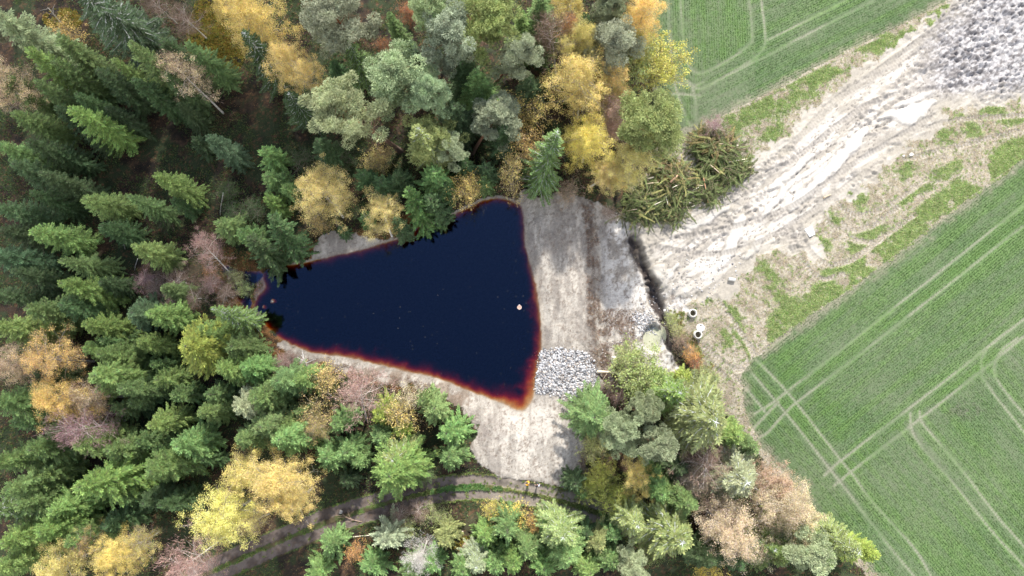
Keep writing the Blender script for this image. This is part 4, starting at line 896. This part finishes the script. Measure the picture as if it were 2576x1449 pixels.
for x,y,r,lab in [(1062,1176,.42,'larger stone patch just breaking the water at the narrow end'),(1026,1198,.32,'smaller stone just breaking the water by the boulder')]:
    px,py=G(x*.644,y*.644,WL); mb=MB(); rock(mb,(0,0,0),(r,r,.9),g,(.42,.38,.33),3); o=link('stone',mb.mesh('stone',True),M['stone']); o.location=(px,py,WL-.80); tag(o,lab,'rock')
# concrete rings
def ring_mesh(ro, ri, h, n=48):
    mb=MB(); th=np.linspace(0,2*math.pi,n,endpoint=False); c,s_=np.cos(th),np.sin(th); b=.03
    prof=[(ri,0),(ro,0),(ro+.02,.03),(ro+.02,h-.16),(ro-.05,h-.12),(ro-.05,h-b),(ro-.05-b,h),(ri+b,h),(ri,h-b)]
    v=np.concatenate([np.stack([r*c,r*s_,np.full(n,z)],1) for r,z in prof]); k=len(prof)
    q=[[i*n+j,i*n+(j+1)%n,((i+1)%k)*n+(j+1)%n,((i+1)%k)*n+j] for i in range(k) for j in range(n)]
    mb.add(v,q,None,1.0); return mb.mesh('ring')
rm = ring_mesh(.60,.43,.95); rm.materials.append(M['concrete'])
for x,y,lab in [(2704,1224,'upright concrete well ring standing alone, the upper one'),(2722,1308,'upright concrete well ring touching the round lid')]:
    px,py=S(x,y,.0); t=empty('concrete_ring',(px,py,float(zat(px,py))-.03)); tag(t,lab,'concrete ring','concrete well rings')
    link('ring_wall',rm,None,t); mb=MB(); th=np.linspace(0,2*math.pi,32,endpoint=False)
    mb.add(np.concatenate([np.stack([.43*np.cos(th),.43*np.sin(th),np.full(32,.10)],1),[[0,0,.12]]]),None,[[j,(j+1)%32,32] for j in range(32)],1.0)
    link('soil_floor',mb.mesh('soil_floor'),plain('well_soil',(.20,.16,.10),.95,.4,9),t)
# lid
px,py=S(2736,1281); t=empty('ring_lid',(px,py,float(zat(px,py))+.02)); tag(t,'round white concrete lid with a small hole beside the lower ring','concrete lid')
def lid():
    n=48; th=np.linspace(0,2*math.pi,n,endpoint=False); O=np.stack([.58*np.cos(th),.58*np.sin(th)],1); I=np.stack([.05+.15*np.cos(th),.30+.13*np.sin(th)],1); mb=MB()
    v=np.concatenate([np.c_[O,np.full(n,.14)],np.c_[I,np.full(n,.14)],np.c_[O*1.02,np.zeros(n)],np.c_[I,np.zeros(n)]])
    q=[]
    for j in range(n):
        k=(j+1)%n; q+=[[j,k,n+k,n+j],[2*n+j,2*n+k,k,j],[n+j,n+k,3*n+k,3*n+j]]
    mb.add(v,q,None,1.0); return mb.mesh('lid')
link('lid_slab',lid(),plain('pale_concrete',(.72,.71,.69),.85,.06,6),t)
mb=MB(); mb.tube([[.05,.22,.12],[.05,.24,.18],[.05,.36,.18],[.05,.38,.12]],.012,6); link('lifting_loop',mb.mesh('loop'),M['metal'],t)
# pipe
px,py=S(2857,1092); t=empty('steel_pipe',(px,py,float(zat(px,py))+.26),(0,0,R(-9))); tag(t,'short grey pipe section lying on dry grass','pipe')
mb=MB(); n=28; th=np.linspace(0,2*math.pi,n,endpoint=False); prof=[(-.48,.20),(-.50,.235),(-.46,.26),(.46,.26),(.50,.235),(.48,.20)]
v=np.concatenate([np.stack([np.full(n,x),r*np.cos(th),r*np.sin(th)],1) for x,r in prof]); k=len(prof)
mb.add(v,[[i*n+j,i*n+(j+1)%n,((i+1)%k)*n+(j+1)%n,((i+1)%k)*n+j] for i in range(k) for j in range(n)],None,1.0); link('pipe_wall',mb.mesh('pipe',True),M['concrete'],t)
for sx in (-1,1):
    mb=MB(); a=np.linspace(0,2*math.pi,29); mb.tube(np.stack([np.full(29,sx*.44),.265*np.cos(a),.265*np.sin(a)],1),.02,6); link('end_collar',mb.mesh('collar'),M['metal'],t)
# float
px,py=G(2029*.644,1201*.644,WL); t=empty('float_drum',(px,py,WL)); tag(t,'round pinkish-tan float on the dark water near the dam','float')
def drum(r,z0,z1,n=32,b=.03):
    mb=MB(); th=np.linspace(0,2*math.pi,n,endpoint=False); pf=[(r*.9,z0),(r,z0+b),(r,z1-b),(r-b,z1),(r-.07,z1-.02)]
    v=np.concatenate([np.stack([q*np.cos(th),q*np.sin(th),np.full(n,z)],1) for q,z in pf]+[np.array([[0,0,z1+.015]])]); k=len(pf)
    mb.add(v,[[i*n+j,i*n+(j+1)%n,(i+1)*n+(j+1)%n,(i+1)*n+j] for i in range(k-1) for j in range(n)],[[(k-1)*n+j,(k-1)*n+(j+1)%n,k*n] for j in range(n)],1.0); return mb.mesh('drum')
link('drum_body',drum(.31,-.2,.16),plain('tan_plastic',(.42,.25,.19),.6,.3,7),t)
mb=MB(); a=np.linspace(0,2*math.pi,37); mb.tube(np.stack([.30*np.cos(a),.30*np.sin(a),np.full(37,.16)],1),.022,6); link('rim',mb.mesh('rim'),plain('pale_rim',(.62,.52,.48),.6),t)
bm=bmesh.new(); bmesh.ops.create_cube(bm,size=1); bmesh.ops.scale(bm,vec=(.13,.12,.08),verts=bm.verts); bmesh.ops.translate(bm,vec=(-.02,.38,.08),verts=bm.verts); bmesh.ops.bevel(bm,geom=bm.edges[:],offset=.015,segments=2,affect='EDGES'); me=bpy.data.meshes.new('tab'); bm.to_mesh(me); bm.free(); link('mooring_tab',me,plain('grey_tab',(.45,.42,.45),.6),t)
# slab
px,py=S(3165,905); bm=bmesh.new(); bmesh.ops.create_cube(bm,size=1); bmesh.ops.scale(bm,vec=(1.15,1.35,.16),verts=bm.verts); bmesh.ops.bevel(bm,geom=bm.edges[:],offset=.06,segments=3,affect='EDGES')
for v in bm.verts: v.co.x *= 1+.12*math.sin(v.co.y*2.2)
me=bpy.data.meshes.new('slab'); bm.to_mesh(me); bm.free(); o=link('stone_slab',me,plain('pale_slab',(.66,.66,.66),.8,.06)); o.location=(px,py,float(zat(px,py))+.06); o.rotation_euler=(0,R(4),R(25)); tag(o,'pale flat slab on bare soil between clay track and green field strips','slab')
# logs and stems lying or leaning in the wood
def log(name, x0,y0,x1,y1,r,col,lab,cat,birch=False,z0=.0,z1=.0,branches=0,grp=None):
    a=S(x0,y0,z0); b=S(x1,y1,z1); za=max(float(zat(*a)),WL)+z0+r*.7; zb=max(float(zat(*b)),WL)+z1+r*.5
    A=np.array([*a,za]); Bp=np.array([*b,zb]); L=np.linalg.norm(Bp-A); t=empty(name,tuple(A)); tag(t,lab,cat,grp)
    ts=np.linspace(0,1,7); P=(Bp-A)*ts[:,None]; P[:,2]+=.05*L*.2*np.sin(ts*3.1); P[:,:2]+= (np.sin(ts*5)*.02*L)[:,None]*np.array([[-(Bp-A)[1],(Bp-A)[0]]])/L
    mb=MB(); mb.tube(P,np.linspace(r,r*.55,7),9); link('trunk',mb.mesh('log',True),M['birch'] if birch else M['wood'],t,col)
    mb=MB()
    for s in (P[0],):
        d=unit(P[1]-P[0]); mb.tube([s-d*.012,s+d*.01],[r*.9,r*.9],9,1.0)
    link('cut_end',mb.mesh('cut'),M['wood'],t,(.62,.48,.30))
    for k in range(branches):
        s=g.uniform(.3,.95); p=np.array([np.interp(s,ts,P[:,j]) for j in range(3)]); d=unit((Bp-A))*.6+g.normal(0,.6,3); d[2]=abs(d[2])*.6
        mb=MB(); mb.tube(path(p,d,g.uniform(.8,1.8),4,g,0,.3),np.linspace(.03,.008,5),4); link('branch',mb.mesh('side_branch'),M['wood'],t,col)
log('fallen_log',1037,1391,1103,1504,.11,(.5,.45,.36),'pale fallen trunk pointing down-right south of the narrow pond end','log')
log('fallen_log',1070,1440,1117,1472,.08,(.48,.40,.30),'short brown trunk crossing the pale fallen trunk','log')
log('thin_birch',1232,1484,1172,1388,.055,WHITE,'thin white birch stem bending over the south bank','birch stem',True,.2,3.0,3)
log('thin_birch',1300,1550,1255,1515,.05,WHITE,'short forked white stem above the ochre sapling','birch stem',True,.1,.8,2)
log('thin_birch',861,842,872,752,.06,WHITE,'upright thin white stem in the dark gap above the pink birch','birch stem',True,0,4.0)
log('thin_birch',489,973,478,916,.06,WHITE,'thin white stem under the spruces at left, upper of two','birch stem',True,0,3.0)
log('thin_birch',525,1056,536,1009,.06,WHITE,'thin white stem under the spruces at left, lower of two','birch stem',True,0,2.4)
log('thin_birch',760,988,798,915,.06,(.5,.47,.4),'greyish second stem beside the pink bare birch','birch stem',False,0,3.5)
log('fallen_log',2332,1452,2428,1459,.20,(.75,.64,.48),'thick peeled log lying between the cobbles and the round willow','log',False,0,0,2)
log('fallen_log',1339,2106,1457,2088,.10,(.66,.62,.50),'long pale log on the dark bank below the wheel track','log')
log('fallen_log',2850,2040,2735,1988,.14,(.42,.40,.37),'grey fallen trunk with stubs among the lower right trees','log',False,.2,2.0,6)
log('fallen_log',3216,774,3244,760,.14,(.42,.34,.25),'short dark log on the dry verge near the clay track','log')
log('fallen_log',250,100,190,32,.07,(.5,.47,.42),'thin grey snag in the mossy gap at upper left','snag',False,0,3.5,5)
log('fallen_log',648,100,610,42,.08,(.5,.47,.42),'thin grey leaning trunk right of the lichen-hung spruce','snag',False,0,3.0,4)
log('fallen_log',1410,2040,1330,2015,.06,(.36,.26,.20),'brown branchy limb on the dark bank under the wheel track','log',False,0,.2,8)
log('fallen_log',1810,2075,1780,2072,.06,(.7,.62,.5),'curved pale stick in the scrub above the pink boulder','log',False,0,.1,3)
# brush heaps -------------------------------------------------
def CP(zx,zy): return (2420+zx/3.221, 480+zy/3.221)
def heap(label, lobes, sticks, n, seed, fl):
    gg=pr(seed); cx,cy=S(*CP(*lobes[0][:2])); t=empty('brush_heap',(cx,cy,0)); tag(t,label,'brush heap','heaps of cut spruce brush')
    LB=[(*S(*CP(a,b)),ra/3.221/27,hh) for a,b,ra,hh in lobes]
    def top(x,y):
        z=0*x
        for lx,ly,lr,hh in LB: z=np.maximum(z,hh*np.clip(1-((x-lx)**2+(y-ly)**2)/lr**2,0,1)**.6)
        return z
    mb=MB(); B=[]; wts=np.array([l[2]**2 for l in LB]); wts/=wts.sum(); cb2=MB(); tw=MB()
    for k in range(n):
        lx,ly,lr,hh=LB[gg.choice(len(LB),p=wts)]; a=gg.uniform(0,6.28); rr=lr*math.sqrt(gg.random())*1.02; x=lx+rr*math.cos(a); y=ly+rr*math.sin(a)
        z=float(zat(x,y))+float(top(np.array(x),np.array(y)))*gg.uniform(.7,1.15)+.1
        az=gg.uniform(0,6.28); L=gg.uniform(.7,3.0); d=np.array([math.cos(az),math.sin(az),gg.uniform(-.35,.25)])
        P=path((x-cx,y-cy,z),d,L,5,gg,.5,.25); (tw if gg.random()<.5 else mb).tube(P,np.linspace(.020,.006,6),3,gg.uniform(.5,1.3),False)
        ss=np.linspace(.1,1,int(L/.06)); pi=np.stack([np.interp(ss*5,range(6),P[:,j]) for j in range(3)],1); dd=unit(P[-1]-P[0])[None]; sd=unit(np.cross(dd,[0,0,1.]))
        br = gg.random()*(.75 if math.hypot(x-LB[0][0],y-LB[0][1]-2)>3.4 else 1.25); cc = (.9,1.0,.85) if br<.66 else ((2.0,1.65,1.5) if br<.95 else (1.6,1.05,1.05)); kk=gg.uniform(.4,1.7)
        for sg in(-1,1):
            di=dd*.8+sd*sg*.8+gg.normal(0,.22,(len(ss),3)); kites(cb2,pi,di,.10+.20*(1-ss)*gg.uniform(.6,1.3,len(ss)),.065,unit(np.stack([gg.normal(0,.5,len(ss)),gg.normal(0,.5,len(ss)),np.ones(len(ss))],1)),np.outer(kk*gg.uniform(.85,1.15,len(ss)),cc),gg)
    link('spruce_boughs',cb2.mesh('boughs'),M['needle'],t,(.125,.150,.06)); link('twig_tangle',mb.mesh('twig_tangle'),M['wood'],t,(.36,.29,.20))
    if tw.n: link('bare_twigs',tw.mesh('bare_twigs'),M['wood'],t,(.30,.20,.17))
    # core of packed brush so that the heap is solid
    core=MB(); m=26; 
    for lx,ly,lr,hh in LB:
        th=np.linspace(0,2*math.pi,m,endpoint=False); v=[]
        for q in np.linspace(1,0.05,7):
            x=lx+lr*.82*q*np.cos(th); y=ly+lr*.82*q*np.sin(th); v.append(np.stack([x-cx,y-cy,np.array([float(zat(a_,b_)) for a_,b_ in zip(x,y)])+hh*.55*max(0,1-q*q)**.8-.12*(q>.99)+gg.normal(0,.08,m)],1))
        core.add(np.concatenate(v),[[i*m+j,i*m+(j+1)%m,(i+1)*m+(j+1)%m,(i+1)*m+j] for i in range(6) for j in range(m)],[[6*m+j,6*m+(j+1)%m,6*m] for j in range(1,m-1)],gg.uniform(.7,1.3,7*m))
    link('packed_core',core.mesh('packed_core'),M['wood'],t,(.08,.085,.04))
    for x0,y0,x1,y1,r,c in sticks:
        a=S(*CP(x0,y0),1.0); b=S(*CP(x1,y1),1.0); za=float(zat(*a))+float(top(np.array(a[0]),np.array(a[1])))+.22; zb=float(zat(*b))+float(top(np.array(b[0]),np.array(b[1])))+.22
        mb=MB(); P=np.array([[a[0]-cx,a[1]-cy,za],[(a[0]+b[0])/2-cx,(a[1]+b[1])/2-cy,max((za+zb)/2,za*.5+zb*.5+.05)],[b[0]-cx,b[1]-cy,zb]]); mb.tube(P,[r,r*.9,r*.75],7); link('stick',mb.mesh('stick'),M['wood'],t,c)
WH=(.80,.74,.62); BR=(.45,.29,.19); PL=(.62,.50,.36)
heap('lower left heap of cut spruce boughs with white-ended sticks beside the sandy dam',[(640,760,290,2.8),(330,960,250,1.9),(600,1080,230,1.6),(1080,850,200,1.7),(200,1130,180,1.2),(560,560,170,1.5)],
 [(355,710,420,695,.11,WH),(320,785,470,775,.08,PL),(600,790,692,705,.15,BR),(412,1052,562,982,.06,WH),(560,930,592,1042,.06,WH),(675,545,705,475,.06,PL),(1050,700,1120,1003,.06,(.55,.30,.18)),(820,1003,915,1130,.04,PL),(812,1002,915,992,.05,WH),(925,1040,992,1016,.05,WH),(465,585,520,592,.08,WH),(945,785,1028,808,.06,PL),(915,850,985,820,.06,WH),(630,855,690,825,.05,WH),(80,1112,210,1095,.05,PL),(370,485,490,545,.05,BR),(510,518,690,600,.05,BR)],820,11,0)
heap('upper right heap of cut boughs with long pale pole beside the clay track',[(1180,330,230,2.2),(1330,650,190,1.5),(1530,590,150,1.1),(1310,380,180,1.8),(1010,270,140,1.2),(1100,520,160,1.6)],
 [(1120,545,1250,642,.07,PL),(1370,500,1640,432,.09,WH),(1560,495,1625,475,.07,WH),(1370,212,1432,178,.08,PL),(1475,280,1532,262,.07,WH),(1220,300,1330,300,.05,PL),(945,640,992,612,.05,WH),(1620,570,1695,530,.04,PL)],700,12,.6)
# ---------------- ground litter, grass (stuff) ----------------
g = pr(33)
def pick(mask, n):
    w_ = (mask & (np.abs(X)<80)&(Y>-32)&(Y<59)); ii = np.flatnonzero(w_.ravel()); s=g.choice(ii,n)
    x = X.ravel()[s]+g.uniform(-.085,.085,n); y=Y.ravel()[s]+g.uniform(-.085,.085,n); return x,y,Z.ravel()[s]
def blades(name, mask, n, lr, wr, cols, p, flat, label, cat, mat=None, zo=.02):
    x,y,z = pick(mask,n); mb=MB(); d=g.normal(size=(n,3))*[1,1,.3]; d[:,2]=np.abs(d[:,2])+ (0.1 if flat else g.uniform(.2,.8,n))
    ci=g.choice(len(cols),n,p=p); c=np.array(cols)[ci]*g.uniform(.7,1.3,n)[:,None]
    kites(mb,np.stack([x,y,z+zo],1),d,g.uniform(*lr,n),g.uniform(*wr,n),None,c,g,.4)
    return tag(link(name,mb.mesh(name),mat or M['blades'],None,(1,1,1)),label,cat,None,'stuff')
inpond = sp<.25
blades('leaf_litter',(CLS==1)&~inpond,90000,(.08,.2),(.06,.13),[(.17,.10,.05),(.11,.075,.05),(.32,.22,.09),(.09,.11,.04)],[.38,.35,.12,.15],True,'fallen brown and rusty leaves over the forest floor','leaf litter')
blades('undergrowth',(CLS==1)&~inpond&(fbm(X*.3,Y*.3,4,4)>.44),100000,(.18,.5),(.06,.14),[(.09,.15,.05),(.15,.20,.06),(.24,.19,.09)],[.6,.28,.12],False,'low green and tan undergrowth between the trees','undergrowth')
blades('mossy_blueberry',(CLS==1)&(moss>.35)&(n2>.4),26000,(.12,.28),(.08,.16),[(.36,.29,.06),(.26,.28,.06),(.40,.24,.07)],[.5,.3,.2],False,'yellow-green blueberry moss in the clearings at upper left','ground cover')
blades('green_grass',(CLS==0)&(gm>.25+.5*rng.random(X.shape)),80000,(.12,.32),(.035,.07),[(.24,.37,.11),(.34,.44,.16),(.48,.46,.28)],[.45,.3,.25],False,'fresh green grass tufts on the verges between field and clay','grass')
blades('dry_grass',(CLS==0)&(gm<.5),60000,(.12,.34),(.03,.06),[(.55,.48,.34),(.42,.34,.22),(.32,.34,.16)],[.55,.25,.2],False,'dry straw-coloured grass on the open verge','grass')
blades('track_grass',((CLS==6)|((CLS==7)&(n3>.66)))&((PX>1050)|(n2>.60)),19000,(.10,.28),(.04,.09),[(.20,.32,.08),(.26,.26,.10),(.42,.40,.2)],[.45,.35,.2],False,'green grass between the two wheel ruts','grass')
lush = ((PX>1085)&(PX<1260)&(mid<-.25)&(CLS==6))
blades('broad_weeds',lush&(n2>.42),5000,(.16,.34),(.09,.16),[(.17,.33,.10),(.28,.42,.18)],[.6,.4],False,'lush broad green weeds between the ruts','weeds')
blades('bank_grass',((sp<2.8)&(sp>.2)&(PX<1120)&(CLS==1)),9000,(.2,.5),(.03,.06),[(.45,.24,.10),(.34,.20,.10),(.22,.18,.07)],[.5,.3,.2],False,'rusty orange grass fringing the narrow end of the pond','grass')
dsh = (dDi>1.2)&(dDi<3.2)&(X>np.interp(Y,DIT[::-1,1],DIT[::-1,0]))&(PY>780)&(PY<980)
blades('ditch_weeds',dsh&(n2>.5),4500,(.15,.35),(.05,.11),[(.30,.38,.12),(.42,.28,.12),(.24,.28,.10)],[.45,.3,.25],False,'green and brown weeds along the ditch bank','weeds')
srb = (CLS==5)&(sp>1)&((PX<1120)&(PY>840)|(dE<.9)|((PX>1500)&(PX<1600)&(PY>780)))&(n2>.45)
blades('dead_twigs',srb,16000,(.2,.6),(.02,.045),[(.26,.17,.12),(.14,.10,.08),(.36,.24,.15)],[.4,.4,.2],True,'brown twigs and roots scattered over the bare banks','twigs')
blades('bank_debris',(CLS==5)&(sp>.3)&(dS<0)&(n3>.5),14000,(.08,.3),(.03,.06),[(.20,.15,.11),(.30,.24,.19),(.50,.47,.42)],[.5,.3,.2],True,'specks of twig, root and gravel on the bare dam','debris')
# crop rows: one thin line of seedlings after another
x,y,z = pick(inF&(dT>.3)&(PX<2700)&(PY>-60)&(PY<1520),300000)
def snap(x,y,deg,per):
    a=R(deg); u=x*math.cos(a)+y*math.sin(a); v=-x*math.sin(a)+y*math.cos(a); v=np.round(v/per)*per+g.normal(0,.07,len(v)); return u*math.cos(a)-v*math.sin(a), u*math.sin(a)+v*math.cos(a)
ca_ = clsat(x,y)
jj=np.clip(np.searchsorted(ys,y)-1,0,ny-2); ii=np.clip(np.searchsorted(xs,x)-1,0,nx-2)
uc=useC[jj,ii]; ud=HD[jj,ii]; cov=cover[jj,ii]; brt=bright[jj,ii]
deg=np.where(ca_==2, np.where(ud,90,26.5), np.where(uc,-51,38.0))
for dg in (90,26.5,-51,38.0):
    m=deg==dg; x[m],y[m]=snap(x[m],y[m],dg,.36)
keep=(g.random(len(x))<np.clip(cov*1.1,.1,1)); x,y,z,brt=x[keep],y[keep],z[keep],brt[keep]; n=len(x)
mb=MB(); d=g.normal(size=(n,3))*[.6,.6,.2]; d[:,2]=np.abs(d[:,2])+.7
c=np.array([.125,.205,.078])*(1-brt[:,None])+np.array([.18,.29,.095])*brt[:,None]; c=c*g.uniform(.88,1.14,n)[:,None]
kites(mb,np.stack([x,y,z],1),d,g.uniform(.09,.17,n),g.uniform(.05,.09,n),None,c,g,.5)
tag(link('crop_seedlings',mb.mesh('crop_seedlings'),M['blades'],None,(1,1,1)),'young green crop in drilled rows on both fields','crop',None,'stuff')
# floating specks on the pond
q = scatter_in(PONDW*0.97+PONDW.mean(0)*.03, 90, g); mb=MB()
kites(mb,np.c_[q,np.full(len(q),WL+.012)],np.c_[g.normal(size=(90,2)),np.zeros(90)],.085,.06,np.tile([[0,0,1.]],(90,1)),np.full((90,3),.34),g)
tag(link('floating_leaves',mb.mesh('floating_leaves'),M['blades'],None,(1,.95,.85)),'tiny pale leaves and foam flecks floating on the pond','floating leaves',None,'stuff')
# ---------------- people ----------------
def skinned(name, verts, edges, radii, mat, parent, color=None, root=0, sub=2):
    me=bpy.data.meshes.new(name); me.from_pydata(verts,edges,[]); o=bpy.data.objects.new(name,me); COL.objects.link(o)
    o.modifiers.new('skin','SKIN'); sv=me.skin_vertices[0] if me.skin_vertices else None
    if sv is None:
        bpy.context.view_layer.objects.active=o; bpy.ops.mesh.customdata_skin_add(); sv=me.skin_vertices[0]
    for i,r in enumerate(radii): sv.data[i].radius=(r,r) if np.isscalar(r) else r; sv.data[i].use_root=(i==root)
    o.modifiers['skin'].use_smooth_shade=True; m=o.modifiers.new('sub','SUBSURF'); m.levels=m.render_levels=sub
    bpy.context.view_layer.update(); dg=bpy.context.evaluated_depsgraph_get(); em=bpy.data.meshes.new_from_object(o.evaluated_get(dg)); bpy.data.objects.remove(o)
    em.materials.clear(); em.materials.append(mat); r_=bpy.data.objects.new(name,em); COL.objects.link(r_); r_.parent=parent; return r_
SKIN = plain('skin',(.52,.34,.26),.5,.03)
def person(px,py,rz,label,jacket,trouser,hair,armR,armL,pack=None,lean=0.0):
    x,y=S(px,py); t=empty('person',(x,y,float(zat(x,y))+.02),(0,0,rz)); tag(t,label,'person','two people standing by the wheel track')
    # +Y is forwards
    V=[];Eg=[];Rr=[]
    def v(p,r): V.append(tuple(p)); Rr.append(r); return len(V)-1
    def e(a,b): Eg.append((a,b))
    pel=v((0,0,.95),(.15,.11)); sp1=v((0,lean*.3,1.15),(.135,.10)); ch=v((0,lean*.7,1.36),(.165,.11)); nk=v((0,lean,1.49),.06); hd0=v((0,lean+.015,1.57),(.075,.085)); hd1=v((0,lean+.02,1.66),(.082,.10)); hd2=v((0,lean+.01,1.74),(.06,.075))
    for a,b in((pel,sp1),(sp1,ch),(ch,nk),(nk,hd0),(hd0,hd1),(hd1,hd2)): e(a,b)
    nose=v((0,lean+.125,1.635),(.012,.016)); e(hd1,nose)
    for s in(-1,1):
        er=v((s*.088,lean,1.64),(.010,.022)); e(hd1,er)
        hp=v((s*.10,0,.90),.095); kn=v((s*.12,.03,.50),.062); an=v((s*.13,-.01,.10),.042); ft=v((s*.14,.15,.045),(.045,.03)); e(pel,hp);e(hp,kn);e(kn,an);e(an,ft)
    hands=[]
    for s,arm in((1,armR),(-1,armL)):
        sh=v((s*.20,lean*.9,1.40),.062); el=v(arm[0],.042); wr=v(arm[1],.028); e(ch,sh);e(sh,el);e(el,wr)
        w0=np.array(arm[1]); d=unit(w0-np.array(arm[0])); side=unit(np.cross(d,[0,0,1.])+1e-6); pm=v(w0+d*.06,(.038,.018)); e(wr,pm)
        for k,(of,ln) in enumerate([(-.030,.065),(-.010,.075),(.010,.07),(.028,.055)]):
            k1=v(w0+d*.10+side*of,.0095); k2=v(w0+d*(.10+ln*.6)+side*of*1.05+np.array([0,0,-.012]),.009); k3=v(w0+d*(.10+ln)+side*of+np.array([0,0,-.03]),.0075); e(pm,k1);e(k1,k2);e(k2,k3)
        t1=v(w0+d*.05-side*.045*s,.011); t2=v(w0+d*.09-side*.062*s+np.array([0,0,-.01]),.009); e(pm,t1); e(t1,t2)
    skinned('body',V,Eg,Rr,SKIN,t)
    # clothing follows the body
    J=[(0,0,.90),(0,lean*.3,1.15),(0,lean*.7,1.36),(0,lean,1.455)]; JE=[(0,1),(1,2),(2,3)]; JR=[(.185,.145),(.17,.135),(.195,.14),(.08,.08)]
    for s,arm in((1,armR),(-1,armL)):
        b=len(J); J+= [(s*.205,lean*.9,1.40),arm[0],tuple(np.array(arm[0])*.12+np.array(arm[1])*.88)]; JR+=[.085,.066,.052]; JE+=[(2,b),(b,b+1),(b+1,b+2)]
    skinned('jacket',J,JE,JR,plain('jacket_cloth',jacket,.8,.12,12),t,root=0)
    Tt=[(0,0,.97)];TE=[];TR_=[(.165,.125)]
    for s in(-1,1):
        b=len(Tt); Tt+=[(s*.10,0,.88),(s*.12,.03,.50),(s*.13,-.01,.09)]; TR_+=[.112,.083,.072]; TE+=[(0,b),(b,b+1),(b+1,b+2)]
    skinned('trousers',Tt,TE,TR_,plain('trouser_cloth',trouser,.85,.12,12),t)
    for s in(-1,1): skinned('boot',[(s*.13,-.03,.10),(s*.13,-.03,.055),(s*.14,.08,.05),(s*.145,.17,.04)],[(0,1),(1,2),(2,3)],[.062,(.06,.055),(.055,.05),(.045,.035)],plain('boot_leather',(.05,.04,.035),.6),t)
    skinned('hair',[(0,lean-.035,1.63),(0,lean-.02,1.72),(0,lean+.02,1.765)],[(0,1),(1,2)],[(.088,.075),(.09,.095),(.06,.07)],plain('hair',hair,.6),t)
    for s in(-1,1):
        mb=MB(); rock(mb,(s*.032,lean+.105,1.665),(.011,.006,.008),pr(1),(.05,.04,.03)); link('eye',mb.mesh('eye'),M['stone'],t)
    if pack:
        bm=bmesh.new(); bmesh.ops.create_cube(bm,size=1); bmesh.ops.scale(bm,vec=(.36,.20,.52),verts=bm.verts); bmesh.ops.bevel(bm,geom=bm.edges[:],offset=.07,segments=3,affect='EDGES')
        me=bpy.data.meshes.new('backpack'); bm.to_mesh(me); bm.free(); b_=link('backpack',me,plain('backpack_cloth',pack,.6),None); b_.location=(x-math.sin(-rz)*.0,y,0)
        tag(b_,'pale grey-blue backpack on the back of the dark-clothed person','backpack'); off=Vector((0,-.24+lean,1.26)); off.rotate(Quaternion((0,0,1),rz)); b_.location=Vector(t.location)+off; b_.rotation_euler=(R(-6),0,rz)
        for s in(-1,1):
            mb=MB(); mb.tube([(s*.12,-.07,.18),(s*.13,.10,.27),(s*.14,.37,.22),(s*.15,.40,-.02),(s*.15,.12,-.18),(s*.14,-.02,-.2)],.016,5); link('strap',mb.mesh('strap'),plain('strap_webbing',(.04,.04,.045),.7),b_)
person(2064,1882,R(80),'person in a yellow-orange jacket standing with arms in front',(.95,.52,.03),(.30,.18,.10),(.25,.13,.07),((.27,.10,1.14),(.14,.34,1.10)),((-.30,.12,1.16),(-.22,.40,1.22)))
person(2099,1887,R(72),'person in dark clothes with pale backpack, one arm stretched forward',(.035,.035,.05),(.04,.04,.055),(.03,.025,.02),((.27,.18,1.20),(.20,.48,1.24)),((-.27,.06,1.13),(-.16,.28,1.08)),pack=(.62,.64,.72),lean=.05)
# ---------------- unseen cloud, added out of view to shade the western wood ----------------
def shade_cloud(cx,cy,rx,ry,alt,thick,dens):
    k=alt/math.tan(SUN_EL); ox=cx+math.sin(SUN_AZ)*k; oy=cy+math.cos(SUN_AZ)*k
    bm=bmesh.new(); bmesh.ops.create_icosphere(bm,subdivisions=5,radius=1)
    co=np.array([v.co[:] for v in bm.verts]); 
    n_=fbm(co[:,0]*2.2+5,co[:,1]*2.2+3+co[:,2],1,4)-.5; n2_=fbm(co[:,0]*5+5,co[:,1]*5+3+co[:,2]*2,3,4)-.5
    s=(1+.55*n_+.25*n2_)[:,None]; co=co*s*np.array([rx,ry,thick])+np.array([ox,oy,alt])
    for v,c_ in zip(bm.verts,co): v.co=c_
    me=bpy.data.meshes.new('shade_cloud'); bm.to_mesh(me); bm.free()
    m=bpy.data.materials.new('shade_cloud_vapour'); m.use_nodes=True; n=m.node_tree; n.nodes.remove(n.nodes['Principled BSDF'])
    vs=n.nodes.new('ShaderNodeVolumePrincipled'); vs.inputs['Color'].default_value=(1,1,1,1); vs.inputs['Density'].default_value=dens; vs.inputs['Anisotropy'].default_value=.4
    n.links.new(vs.outputs[0],n.nodes['Material Output'].inputs['Volume']); tag(link('shade_cloud',me,m),kind='structure')
c0=G(230,430); shade_cloud(c0[0],c0[1],52,46,600,34,.012)
